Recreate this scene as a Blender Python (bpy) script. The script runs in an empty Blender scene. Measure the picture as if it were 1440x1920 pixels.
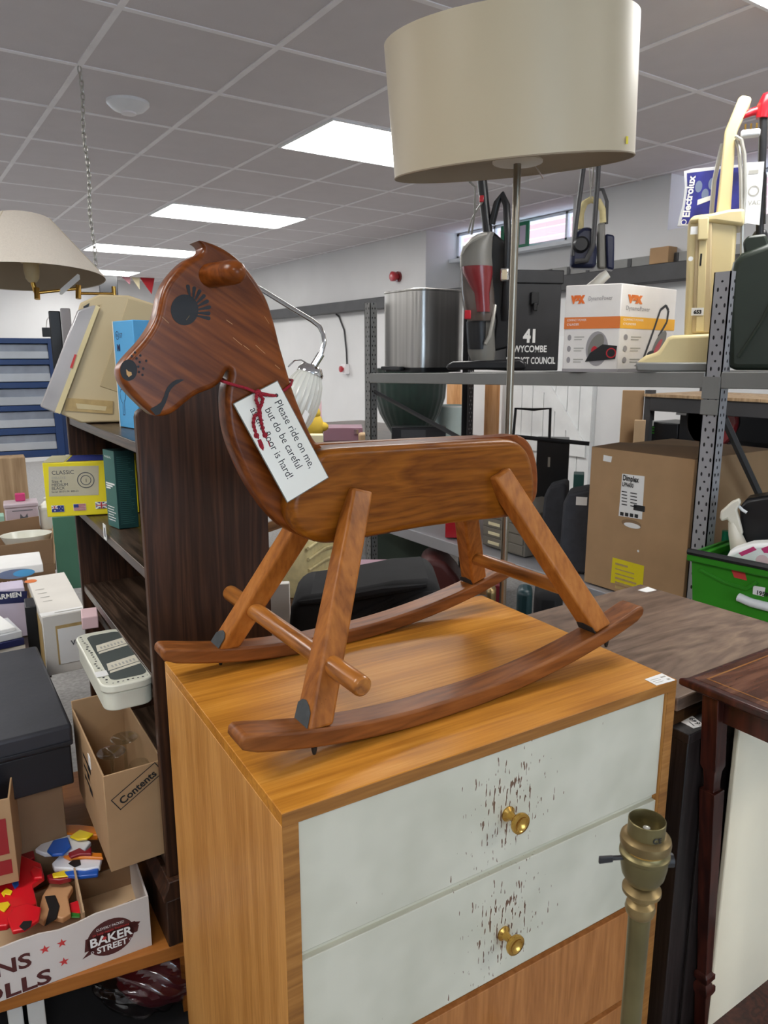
import bpy, math, random
from mathutils import Vector, Matrix
random.seed(7)
# ------------------------------------------------------------------ camera, world, light, exposure
YAW, PITCH, ROLL, FPX = 0.5934, 0.2083, -0.001, 1377.3
CAMZ = 1.4
FLOOR = -0.12
CEIL = 2.541
sc = bpy.context.scene
col = sc.collection
def cam_axes():
    cy, sy = math.cos(YAW), math.sin(YAW)
    f = Vector((sy*math.cos(PITCH), cy*math.cos(PITCH), -math.sin(PITCH)))
    r = Vector((cy, -sy, 0)); u = r.cross(f)
    c, s = math.cos(ROLL), math.sin(ROLL)
    return c*r+s*u, -s*r+c*u, f
CR, CU, CF = cam_axes()
CP = Vector((0, 0, CAMZ))
cd = bpy.data.cameras.new('camera'); cam = bpy.data.objects.new('camera', cd); col.objects.link(cam)
cam.matrix_world = Matrix(((CR.x, CU.x, -CF.x, CP.x), (CR.y, CU.y, -CF.y, CP.y), (CR.z, CU.z, -CF.z, CP.z), (0, 0, 0, 1)))
cd.sensor_fit = 'VERTICAL'; cd.sensor_height = 36; cd.sensor_width = 27; cd.lens = FPX*36/1920
cd.clip_start = .02
cd.dof.use_dof = True; cd.dof.focus_distance = 1.25; cd.dof.aperture_fstop = 16
sc.camera = cam
w = bpy.data.worlds.new('sky'); sc.world = w; w.use_nodes = True
w.node_tree.nodes['Background'].inputs[0].default_value = (.72, .85, 1.0, 1)
w.node_tree.nodes['Background'].inputs[1].default_value = 5.0
PANEL_POWER = 14.0
sc.view_settings.view_transform = 'Standard'; sc.view_settings.look = 'None'
sc.view_settings.gamma = 1; sc.view_settings.exposure = 0.13; sc.view_settings.use_curve_mapping = False
sc.cycles.max_bounces = 7; sc.cycles.use_denoising = True; sc.cycles.sample_clamp_indirect = 6

# ------------------------------------------------------------------ measuring: where a sight line meets a real plane
def ray(u, v): return CR*((u-720)/FPX)-CU*((v-960)/FPX)+CF
def onz(u, v, z): d = ray(u, v); return CP+d*((z-CP.z)/d.z)
def onx(u, v, x): d = ray(u, v); return CP+d*(x/d.x)
def ony(u, v, y): d = ray(u, v); return CP+d*(y/d.y)
def atd(u, v, t): return CP+ray(u, v)*t
class Fr:
    """an upright frame: origin P, x to the right along yaw, y away, z up"""
    def __init__(s, P, yaw=None):
        s.P = Vector(P)
        if yaw is None: yaw = -math.atan2(s.P.x, s.P.y)
        s.yaw = yaw
        s.e1 = Vector((math.cos(yaw), math.sin(yaw), 0)); s.e2 = Vector((-math.sin(yaw), math.cos(yaw), 0))
    def __call__(s, u, v, dy=0.):
        d = ray(u, v); Q = s.P+s.e2*dy
        X = CP+d*((Q-CP).dot(s.e2)/d.dot(s.e2))
        return ((X-s.P).dot(s.e1), X.z-s.P.z)
    def p3(s, u, v, dy=0.):
        x, z = s(u, v, dy); return (x, dy, z)
    def L(s, X):
        X = Vector(X)-s.P; return Vector((X.dot(s.e1), X.dot(s.e2), X.z))
    def pts(s, L, dy=0.): return [s(u, v, dy) for u, v in L]

# ------------------------------------------------------------------ materials
M = {}
def lin(c): return tuple((x/255/12.92 if x/255 <= .04045 else ((x/255+.055)/1.055)**2.4) for x in c)
def mat(name, rgb=None, rough=.55, metal=0., var=0., scale=8., bump=0., bscale=60., emit=None, es=0., coat=0., trans=0., alpha=1., spec=.5, sheen=0., srgb=True, stretch=None):
    if name in M: return M[name]
    m = bpy.data.materials.new(name); m.use_nodes = True; nt = m.node_tree; b = nt.nodes['Principled BSDF']
    c = lin(rgb) if srgb else rgb
    b.inputs['Base Color'].default_value = (*c, 1); b.inputs['Roughness'].default_value = rough
    b.inputs['Metallic'].default_value = metal; b.inputs['Coat Weight'].default_value = coat
    b.inputs['Coat Roughness'].default_value = .12
    b.inputs['Transmission Weight'].default_value = trans; b.inputs['Alpha'].default_value = alpha
    b.inputs['Specular IOR Level'].default_value = spec; b.inputs['Sheen Weight'].default_value = sheen
    if emit: b.inputs['Emission Color'].default_value = (*emit, 1); b.inputs['Emission Strength'].default_value = es
    tc = nt.nodes.new('ShaderNodeTexCoord'); mp = nt.nodes.new('ShaderNodeMapping'); nt.links.new(tc.outputs['Object'], mp.inputs[0])
    if stretch: mp.inputs['Scale'].default_value = stretch
    n = nt.nodes.new('ShaderNodeTexNoise'); n.inputs['Scale'].default_value = scale; n.inputs['Detail'].default_value = 5
    nt.links.new(mp.outputs[0], n.inputs[0])
    v = var if var else .05
    rp = nt.nodes.new('ShaderNodeValToRGB'); rp.color_ramp.elements[0].position = .3; rp.color_ramp.elements[1].position = .7
    rp.color_ramp.elements[0].color = (*[x*(1-v) for x in c], 1); rp.color_ramp.elements[1].color = (*[min(1, x*(1+v)) for x in c], 1)
    nt.links.new(n.outputs[0], rp.inputs[0]); nt.links.new(rp.outputs[0], b.inputs['Base Color'])
    if bump:
        n2 = nt.nodes.new('ShaderNodeTexNoise'); n2.inputs['Scale'].default_value = bscale; n2.inputs['Detail'].default_value = 3
        nt.links.new(mp.outputs[0], n2.inputs[0])
        bp = nt.nodes.new('ShaderNodeBump'); bp.inputs['Strength'].default_value = bump; bp.inputs['Distance'].default_value = .002
        nt.links.new(n2.outputs[0], bp.inputs['Height']); nt.links.new(bp.outputs[0], b.inputs['Normal'])
    M[name] = m; return m
def wood(name, dark, mid, light, axis='X', ring=9., fine=120., rough=.3, coat=.4, wob=.6, dots=0., srgb=True, stretch=12., spread=1.0, rot=0., spec=.32):
    """planked timber: wavy annual rings and fine pores drawn out along one axis"""
    m = bpy.data.materials.new(name); m.use_nodes = True; nt = m.node_tree; N = nt.nodes.new; L = nt.links.new
    b = nt.nodes['Principled BSDF']
    tc = N('ShaderNodeTexCoord'); mp = N('ShaderNodeMapping'); L(tc.outputs['Object'], mp.inputs[0])
    if rot:
        m0 = N('ShaderNodeMapping'); m0.inputs['Rotation'].default_value = (0, rot, 0); L(tc.outputs['Object'], m0.inputs[0]); L(m0.outputs[0], mp.inputs[0])
    s = {'X': (1/stretch, 1, 1), 'Y': (1, 1/stretch, 1), 'Z': (1, 1, 1/stretch)}[axis]
    mp.inputs['Scale'].default_value = s
    n1 = N('ShaderNodeTexNoise'); n1.inputs['Scale'].default_value = ring; n1.inputs['Detail'].default_value = 4; n1.inputs['Distortion'].default_value = wob
    L(mp.outputs[0], n1.inputs[0])
    wv = N('ShaderNodeMath'); wv.operation = 'MULTIPLY'; wv.inputs[1].default_value = 14; L(n1.outputs[0], wv.inputs[0])
    fr = N('ShaderNodeMath'); fr.operation = 'PINGPONG'; fr.inputs[1].default_value = 1; L(wv.outputs[0], fr.inputs[0])
    n2 = N('ShaderNodeTexNoise'); n2.inputs['Scale'].default_value = fine; n2.inputs['Detail'].default_value = 3; L(mp.outputs[0], n2.inputs[0])
    n3 = N('ShaderNodeTexNoise'); n3.inputs['Scale'].default_value = 3; n3.inputs['Detail'].default_value = 2; L(tc.outputs['Object'], n3.inputs[0])
    a = N('ShaderNodeMath'); a.operation = 'MULTIPLY_ADD'; a.inputs[1].default_value = .38*spread; L(fr.outputs[0], a.inputs[0])
    a2 = N('ShaderNodeMath'); a2.operation = 'MULTIPLY_ADD'; a2.inputs[1].default_value = .55; L(n2.outputs[0], a2.inputs[0])
    a3 = N('ShaderNodeMath'); a3.operation = 'MULTIPLY_ADD'; a3.inputs[1].default_value = .5; a3.inputs[2].default_value = -.2; L(n3.outputs[0], a3.inputs[0])
    L(a3.outputs[0], a2.inputs[2]); L(a2.outputs[0], a.inputs[2])
    rp = N('ShaderNodeValToRGB'); e = rp.color_ramp.elements
    cv = lin if srgb else (lambda x: x)
    e[0].position = .2; e[0].color = (*cv(dark), 1); e[1].position = .8; e[1].color = (*cv(light), 1)
    x = e.new(.5); x.color = (*cv(mid), 1)
    L(a.outputs[0], rp.inputs[0]); L(rp.outputs[0], b.inputs['Base Color'])
    b.inputs['Roughness'].default_value = rough; b.inputs['Coat Weight'].default_value = coat; b.inputs['Coat Roughness'].default_value = .15; b.inputs['Specular IOR Level'].default_value = spec
    if dots:
        vo = N('ShaderNodeTexVoronoi'); vo.inputs['Scale'].default_value = dots; L(tc.outputs['Object'], vo.inputs[0])
        lt = N('ShaderNodeMath'); lt.operation = 'LESS_THAN'; lt.inputs[1].default_value = .055; L(vo.outputs['Distance'], lt.inputs[0])
        mx = N('ShaderNodeMix'); mx.data_type = 'RGBA'; L(lt.outputs[0], mx.inputs[0]); L(rp.outputs[0], mx.inputs[6]); mx.inputs[7].default_value = (*cv(dark), 1)
        L(mx.outputs[2], b.inputs['Base Color'])
    bp = N('ShaderNodeBump'); bp.inputs['Strength'].default_value = .12; bp.inputs['Distance'].default_value = .0008
    L(n2.outputs[0], bp.inputs['Height']); L(bp.outputs[0], b.inputs['Normal'])
    M[name] = m; return m
def glass(name, tint=(1, 1, 1), gloss=.08, rough=.02):
    m = bpy.data.materials.new(name); m.use_nodes = True; nt = m.node_tree; nt.nodes.clear(); N = nt.nodes.new
    o = N('ShaderNodeOutputMaterial'); t = N('ShaderNodeBsdfTransparent'); g = N('ShaderNodeBsdfGlossy'); x = N('ShaderNodeMixShader')
    t.inputs[0].default_value = (*tint, 1); g.inputs['Roughness'].default_value = rough
    lw_ = N('ShaderNodeLayerWeight'); lw_.inputs[0].default_value = .5
    f = N('ShaderNodeMath'); f.operation = 'POWER'; f.inputs[1].default_value = 3.5; nt.links.new(lw_.outputs['Facing'], f.inputs[0])
    a = N('ShaderNodeMath'); a.operation = 'MULTIPLY_ADD'; a.inputs[1].default_value = .7; a.inputs[2].default_value = gloss; nt.links.new(f.outputs[0], a.inputs[0])
    nt.links.new(a.outputs[0], x.inputs[0]); nt.links.new(t.outputs[0], x.inputs[1]); nt.links.new(g.outputs[0], x.inputs[2]); nt.links.new(x.outputs[0], o.inputs[0])
    M[name] = m; return m

wood('pine', (104, 54, 8), (142, 82, 20), (164, 102, 32), 'X', ring=24, fine=130, rough=.32, coat=.05, wob=.5, stretch=9, spread=.6, spec=.2)
wood('pine_head', (90, 42, 10), (130, 68, 24), (146, 82, 32), 'X', ring=17, fine=130, rough=.28, coat=.07, wob=.4, stretch=11, spread=.55, rot=-.55, spec=.22)
wood('pine_leg', (128, 72, 26), (168, 102, 42), (188, 122, 58), 'Z', ring=9, fine=130, rough=.4, coat=.05, dots=70, stretch=12, spread=.6, spec=.25)
wood('pine_rocker', (92, 50, 20), (134, 78, 34), (158, 98, 48), 'X', ring=14, fine=130, rough=.45, coat=.03, stretch=10, spread=.6, spec=.25)
wood('dowel', (110, 62, 22), (160, 98, 40), (180, 116, 52), 'Y', ring=16, fine=140, rough=.3, coat=.35, stretch=10)
wood('oak_top', (160, 100, 30), (194, 130, 46), (216, 158, 78), 'X', ring=10, fine=170, rough=.42, coat=0, stretch=22, spread=.6, spec=.22)
wood('oak_side', (172, 114, 50), (204, 146, 78), (218, 164, 96), 'Z', ring=7, fine=220, rough=.45, coat=.03, stretch=18, spread=.5)
wood('oak_edge', (124, 80, 34), (158, 106, 50), (186, 134, 72), 'X', ring=12, fine=200, rough=.45, coat=.05, stretch=18, spread=.6)
wood('oak_drawer', (150, 94, 48), (176, 116, 64), (190, 132, 78), 'Z', ring=10, fine=180, rough=.45, coat=.05, stretch=12, spread=.6)
wood('bookcase_wood', (36, 22, 14), (58, 36, 24), (78, 50, 34), 'Z', ring=22, fine=170, rough=.5, coat=.08, stretch=20, spread=1.1)
wood('shelf_wood', (34, 24, 18), (60, 46, 36), (92, 72, 58), 'Y', ring=18, fine=160, rough=.35, coat=.2, stretch=14)
wood('orange_board', (142, 84, 30), (168, 104, 44), (182, 118, 54), 'X', ring=5, fine=80, rough=.5, coat=.05, stretch=20, spread=.4)
wood('walnut_table', (86, 70, 60), (122, 102, 88), (150, 128, 108), 'X', ring=5, fine=60, rough=.35, coat=.08, wob=1.4, stretch=5, spread=.7)
wood('mahogany', (36, 14, 12), (60, 26, 20), (82, 38, 28), 'Z', ring=14, fine=120, rough=.3, coat=.3, stretch=14)
wood('mahogany_top', (60, 34, 26), (96, 62, 48), (122, 84, 66), 'X', ring=10, fine=90, rough=.2, coat=.4, stretch=8)
wood('inlay', (120, 78, 40), (146, 98, 54), (160, 112, 64), 'X', ring=10, fine=90, rough=.25, coat=.3)
wood('ebony', (18, 14, 14), (32, 27, 26), (48, 41, 40), 'Z', ring=26, fine=180, rough=.4, coat=.12, stretch=24)
wood('light_ply', (150, 122, 92), (176, 148, 114), (196, 168, 134), 'Z', ring=8, fine=100, rough=.55, coat=0)
wood('chair_wood', (86, 58, 36), (120, 86, 56), (150, 112, 76), 'X', ring=10, fine=100, rough=.4, coat=.2)
wood('orange_wood', (190, 130, 80), (222, 164, 110), (236, 184, 134), 'Z', ring=8, fine=100, rough=.5, coat=0)
def C(n, rgb, **k): return mat(n, rgb, **k)
C('white_wall', (224, 224, 224), rough=.75, var=.03, scale=2.5, bump=.15, bscale=40)
C('ceiling_tile', (218, 213, 215), rough=.85, var=.02, bump=.3, bscale=180)
C('grid_metal', (246, 244, 246), rough=.5)
C('carpet', (150, 148, 146), rough=.9, var=.2, scale=60, bump=.4, bscale=300)
C('white_gloss', (238, 240, 242), rough=.35)
C('upvc', (232, 238, 244), rough=.3)
C('black_ink', (26, 27, 30), rough=.6, var=.1)
C('grey_ink', (96, 98, 104), rough=.6)
C('faint_ink', (170, 168, 160), rough=.6)
C('felt_grey', (64, 68, 70), rough=.9, var=.15, scale=60)
C('felt_dark', (40, 34, 30), rough=.85, var=.3, scale=80)
C('scratch', (205, 160, 105), rough=.7)
C('black_rubber', (22, 22, 22), rough=.6)
C('tag_card', (232, 230, 220), rough=.35, var=.03, scale=12, coat=.3)
C('tag_edge', (110, 108, 98), rough=.5)
C('red_cord', (150, 18, 40), rough=.8, var=.35, scale=400, bump=.8, bscale=500)
C('brass', (214, 170, 88), rough=.22, metal=1, var=.12, scale=40)
C('old_brass', (142, 122, 84), rough=.42, metal=.85, var=.25, scale=30, bump=.2)
C('patina_brass', (118, 108, 74), rough=.42, metal=.8, var=.25, scale=14)
C('steel_pole', (150, 142, 128), rough=.28, metal=.9)
C('chrome', (220, 220, 220), rough=.1, metal=1)
C('satin_shade', (196, 182, 152), rough=.42, var=.02, scale=3, sheen=.4)
C('shade_lining', (150, 134, 112), rough=.7)
C('linen_shade', (214, 204, 190), rough=.85, var=.04, scale=200, bump=.3, bscale=600)
C('rack_grey', (136, 136, 134), rough=.45, metal=.25)
C('rack_light', (166, 166, 170), rough=.45, metal=.2)
C('rack_dark', (66, 66, 68), rough=.5)
C('hole_black', (20, 20, 22), rough=.8)
C('black_paint', (34, 34, 37), rough=.45, var=.25, scale=10)
C('trunking', (62, 62, 64), rough=.5, var=.15)
C('bin_steel', (190, 188, 184), rough=.3, metal=.9, var=.3, scale=.7, stretch=(30, 30, .4))
C('black_plastic', (26, 27, 30), rough=.35)
C('navy_plastic', (28, 34, 62), rough=.35)
C('grey_plastic', (120, 118, 112), rough=.4)
C('smoke_plastic', (96, 86, 80), rough=.15, coat=.5, var=.2, scale=6)
C('bin_red', (128, 40, 44), rough=.25, coat=.5)
C('silver_plastic', (178, 176, 168), rough=.3, metal=.4)
C('red_plastic', (180, 24, 40), rough=.3, coat=.4)
C('cream_plastic', (226, 208, 156), rough=.38, var=.02, coat=.15)
C('cream_old', (206, 186, 146), rough=.5, var=.03)
C('cream_dark', (190, 170, 130), rough=.5)
C('tape_brown', (186, 158, 104), rough=.5, var=.15, scale=40)
C('tape_scuff', (214, 196, 152), rough=.6, var=.1)
C('jerry_green', (38, 48, 38), rough=.4, var=.12, coat=.1)
C('box_white', (226, 222, 218), rough=.5)
C('box_grey', (150, 146, 148), rough=.5)
C('box_orange', (220, 120, 52), rough=.5)
C('box_yellow', (240, 176, 50), rough=.5)
C('logo_orange', (226, 110, 40), rough=.5)
C('card', (176, 142, 104), rough=.8, var=.06, scale=10, bump=.1)
C('card_light', (196, 166, 130), rough=.8, var=.05, scale=10)
C('card_dark', (140, 112, 84), rough=.85, var=.08)
C('card_white', (222, 218, 210), rough=.6, var=.04)
C('label_white', (240, 240, 238), rough=.45)
C('label_yellow', (232, 214, 30), rough=.5)
C('crate_green', (52, 140, 34), rough=.35, var=.05)
C('crate_deep', (40, 112, 30), rough=.4)
C('spray_white', (228, 222, 206), rough=.4)
C('pink', (206, 60, 120), rough=.45)
C('green_velvet', (4, 44, 34), rough=.8, var=.35, scale=10, sheen=.6)
C('sage_shade', (178, 194, 192), rough=.7)
C('blue_grey', (120, 134, 164), rough=.7)
C('mauve', (158, 118, 134), rough=.4, coat=.2)
C('toy_yellow', (226, 190, 70), rough=.85, var=.1)
C('toy_pink', (230, 196, 200), rough=.85)
C('paper_cream', (230, 218, 180), rough=.7)
C('ribbed_white', (226, 226, 216), rough=.25, coat=.4)
C('bag_blue', (40, 44, 132), rough=.5, var=.5, scale=14)
C('bag_paper', (206, 208, 212), rough=.7, var=.05)
C('drawer_blue', (34, 62, 112), rough=.35)
C('drawer_clear', (186, 192, 200), rough=.3, var=.12, scale=5)
C('drawer_mid', (140, 148, 162), rough=.35, var=.25, scale=9)
C('clear_lid', (186, 182, 182), rough=.12, var=.25, scale=5, coat=.6)
C('box_blue', (86, 170, 224), rough=.45)
C('yellow_box', (240, 222, 30), rough=.45, var=.03)
C('yellow_inside', (196, 190, 150), rough=.5)
C('kraft_label', (196, 188, 160), rough=.6)
C('teal_box', (20, 62, 62), rough=.4)
C('teal_light', (60, 108, 104), rough=.45)
C('flag_blue', (38, 52, 128), rough=.5)
C('flag_red', (190, 44, 56), rough=.5)
C('tin_cream', (222, 222, 206), rough=.35, coat=.2)
C('tin_window', (92, 98, 96), rough=.12, coat=.5)
C('script_paper', (216, 210, 192), rough=.6, var=.1, scale=30)
C('trunk_black', (42, 43, 50), rough=.5, var=.2, scale=8, bump=.2)
C('trunk_dark', (18, 20, 28), rough=.45)
C('bread_white', (214, 206, 200), rough=.6, var=.03)
C('brand_brown', (82, 34, 32), rough=.55)
C('brand_red', (204, 62, 60), rough=.55)
C('red_panel', (150, 34, 38), rough=.6)
C('foam_red', (220, 26, 40), rough=.3, coat=.35)
C('foam_dark_red', (140, 20, 34), rough=.3, coat=.35)
C('foam_blue', (36, 92, 186), rough=.3, coat=.35)
C('foam_yellow', (240, 208, 36), rough=.3, coat=.35)
C('foam_orange', (226, 128, 36), rough=.3, coat=.35)
C('foam_white', (232, 234, 240), rough=.3, coat=.35)
C('foam_tan', (204, 156, 112), rough=.4)
C('foam_green', (46, 120, 40), rough=.4)
C('black_fabric', (22, 22, 24), rough=.9, var=.3, scale=12)
C('cushion_cream', (214, 200, 150), rough=.85, var=.12, scale=30)
C('olive_metal', (74, 86, 76), rough=.5)
C('index_grey', (122, 116, 106), rough=.45)
C('suitcase', (58, 60, 66), rough=.75, var=.15, scale=30, bump=.3)
C('dark_teal', (16, 50, 56), rough=.4)
C('deep_red', (100, 16, 28), rough=.5)
C('lilac', (206, 196, 216), rough=.5)
C('navy_card', (32, 38, 86), rough=.5)
C('tin_pink', (200, 184, 192), rough=.35, coat=.2)
C('mint', (168, 214, 194), rough=.5)
C('ceramic', (226, 226, 214), rough=.25, coat=.3)
C('green_board', (74, 122, 100), rough=.7)
C('purple', (86, 46, 110), rough=.5)
C('exit_green', (0, 120, 84), rough=.4)
C('brick', (170, 120, 110), rough=.85)
C('cream_panel', (250, 240, 214), rough=.5, var=.02)
C('mortar', (150, 140, 132), rough=.8)
C('bunting_red', (176, 34, 44), rough=.8)
C('bunting_pink', (214, 150, 160), rough=.8)
C('door_white', (230, 232, 232), rough=.5)
glass('pane_glass', (.95, .98, 1.0)); glass('clear_glass', (.93, .95, .93), .12); glass('plastic_film', (.82, .80, .82), .14, .12)
pm = mat('light_diffuser', (255, 255, 255), rough=.5, emit=(1.0, .985, .955), es=PANEL_POWER)
# painted drawer fronts: chips through to wood, clustered near the knob
def chipped():
    m = bpy.data.materials.new('chipped_paint'); m.use_nodes = True; nt = m.node_tree; N = nt.nodes.new; L = nt.links.new; b = nt.nodes['Principled BSDF']
    tc = N('ShaderNodeTexCoord'); mp = N('ShaderNodeMapping'); mp.inputs['Scale'].default_value = (1, 1, .22); L(tc.outputs['Object'], mp.inputs[0])
    n = N('ShaderNodeTexNoise'); n.inputs['Scale'].default_value = 190; n.inputs['Detail'].default_value = 2; L(mp.outputs[0], n.inputs[0])
    n2 = N('ShaderNodeTexNoise'); n2.inputs['Scale'].default_value = 9; n2.inputs['Detail'].default_value = 2; L(tc.outputs['Object'], n2.inputs[0])
    # distance from the worn centre just above the knob (object space of each drawer front)
    sub = N('ShaderNodeVectorMath'); sub.operation = 'SUBTRACT'; sub.inputs[1].default_value = (.0, 0, .035); L(tc.outputs['Object'], sub.inputs[0])
    ln = N('ShaderNodeVectorMath'); ln.operation = 'LENGTH'; L(sub.outputs[0], ln.inputs[0])
    mr = N('ShaderNodeMapRange'); mr.inputs[1].default_value = 0; mr.inputs[2].default_value = .17; mr.inputs[3].default_value = .24; mr.inputs[4].default_value = 0; L(ln.outputs[1], mr.inputs[0])
    a = N('ShaderNodeMath'); a.operation = 'ADD'; L(n.outputs[0], a.inputs[0]); L(mr.outputs[0], a.inputs[1])
    a2 = N('ShaderNodeMath'); a2.operation = 'MULTIPLY_ADD'; a2.inputs[1].default_value = .22; L(n2.outputs[0], a2.inputs[0]); L(a.outputs[0], a2.inputs[2])
    gt = N('ShaderNodeMapRange'); gt.inputs[1].default_value = .885; gt.inputs[2].default_value = .90; L(a2.outputs[0], gt.inputs[0])
    base = N('ShaderNodeValToRGB'); base.color_ramp.elements[0].position = .35; base.color_ramp.elements[1].position = .65
    base.color_ramp.elements[0].color = (*lin((196, 194, 176)), 1); base.color_ramp.elements[1].color = (*lin((210, 207, 190)), 1); L(n2.outputs[0], base.inputs[0])
    mx = N('ShaderNodeMix'); mx.data_type = 'RGBA'; L(gt.outputs[0], mx.inputs[0]); L(base.outputs[0], mx.inputs[6]); mx.inputs[7].default_value = (*lin((112, 84, 66)), 1)
    L(mx.outputs[2], b.inputs['Base Color']); b.inputs['Roughness'].default_value = .42
    M['chipped_paint'] = m
chipped()
def brickmat():
    m = M['brick']; nt = m.node_tree; b = nt.nodes['Principled BSDF']; N = nt.nodes.new
    tc = N('ShaderNodeTexCoord'); mp = N('ShaderNodeMapping'); mp.inputs['Rotation'].default_value = (math.pi/2, 0, math.pi/2); nt.links.new(tc.outputs['Object'], mp.inputs[0])
    br = N('ShaderNodeTexBrick'); br.inputs['Scale'].default_value = 4.5; br.inputs['Color1'].default_value = (*lin((176, 128, 124)), 1); br.inputs['Color2'].default_value = (*lin((196, 154, 150)), 1); br.inputs['Mortar'].default_value = (*lin((205, 196, 190)), 1)
    nt.links.new(mp.outputs[0], br.inputs[0]); nt.links.new(br.outputs[0], b.inputs['Base Color'])
brickmat()

# ------------------------------------------------------------------ mesh building
class MB:
    def __init__(s): s.v = []; s.f = []; s.m = []
    def add(s, vs, fs, mi=0):
        o = len(s.v); s.v += [tuple(p) for p in vs]
        for f in fs: s.f.append([i+o for i in f]); s.m.append(mi)
        return s
    def box(s, x0, x1, y0, y1, z0, z1, mi=0, T=None):
        vs = [(x, y, z) for x in (x0, x1) for y in (y0, y1) for z in (z0, z1)]
        if T: vs = [T @ Vector(p) for p in vs]
        return s.add(vs, [(0, 1, 3, 2), (4, 6, 7, 5), (0, 4, 5, 1), (2, 3, 7, 6), (0, 2, 6, 4), (1, 5, 7, 3)], mi)
    def hexa(s, b, t, mi=0):
        """b, t: matching loops of points joined into a closed solid"""
        n = len(b)
        return s.add(list(b)+list(t), [tuple(range(n))[::-1], tuple(range(n, 2*n))]+[(i, (i+1) % n, n+(i+1) % n, n+i) for i in range(n)], mi)
    def xz(s, pts, y0, y1, mi=0):
        return s.hexa([(x, y0, z) for x, z in pts], [(x, y1, z) for x, z in pts], mi)
    def xy(s, pts, z0, z1, mi=0):
        return s.hexa([(x, y, z0) for x, y in pts], [(x, y, z1) for x, y in pts], mi)
    def yz(s, pts, x0, x1, mi=0):
        return s.hexa([(x0, y, z) for y, z in pts], [(x1, y, z) for y, z in pts], mi)
    def tube(s, path, r, n=10, mi=0, closed=False):
        P = [Vector(p) for p in path]; k = len(P); R = r if isinstance(r, (list, tuple)) else [r]*k
        vs = []; a = None
        for i, p in enumerate(P):
            if closed: d = (P[(i+1) % k]-P[i-1])
            else: d = P[min(i+1, k-1)]-P[max(i-1, 0)]
            d.normalize()
            if a is None:
                a = d.orthogonal().normalized()
            else:
                a = (a-d*a.dot(d)).normalized()
            b = d.cross(a)
            for j in range(n):
                t = 2*math.pi*j/n; vs.append(p+(a*math.cos(t)+b*math.sin(t))*R[i])
        fs = []
        for i in range(k if closed else k-1):
            for j in range(n):
                i2 = (i+1) % k; fs.append((i*n+j, i*n+(j+1) % n, i2*n+(j+1) % n, i2*n+j))
        if not closed: fs += [tuple(range(n))[::-1], tuple(range((k-1)*n, k*n))]
        return s.add(vs, fs, mi)
    def lathe(s, prof, c=(0, 0, 0), ax=(0, 0, 1), n=32, mi=0, cap=True, sx=1., sy=1.):
        ax = Vector(ax).normalized(); a = Vector((1, 0, 0)) if abs(ax.z) > .9 else ax.orthogonal().normalized()
        a = (a-ax*a.dot(ax)).normalized(); b = ax.cross(a); c = Vector(c); vs = []
        for r, z in prof:
            for j in range(n):
                t = 2*math.pi*j/n; vs.append(c+ax*z+a*(r*sx*math.cos(t))+b*(r*sy*math.sin(t)))
        fs = [(i*n+j, i*n+(j+1) % n, (i+1)*n+(j+1) % n, (i+1)*n+j) for i in range(len(prof)-1) for j in range(n)]
        if cap: fs += [tuple(range(n))[::-1], tuple(range((len(prof)-1)*n, len(prof)*n))]
        return s.add(vs, fs, mi)
    def quad(s, pts, mi=0): return s.add(pts, [tuple(range(len(pts)))], mi)
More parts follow.
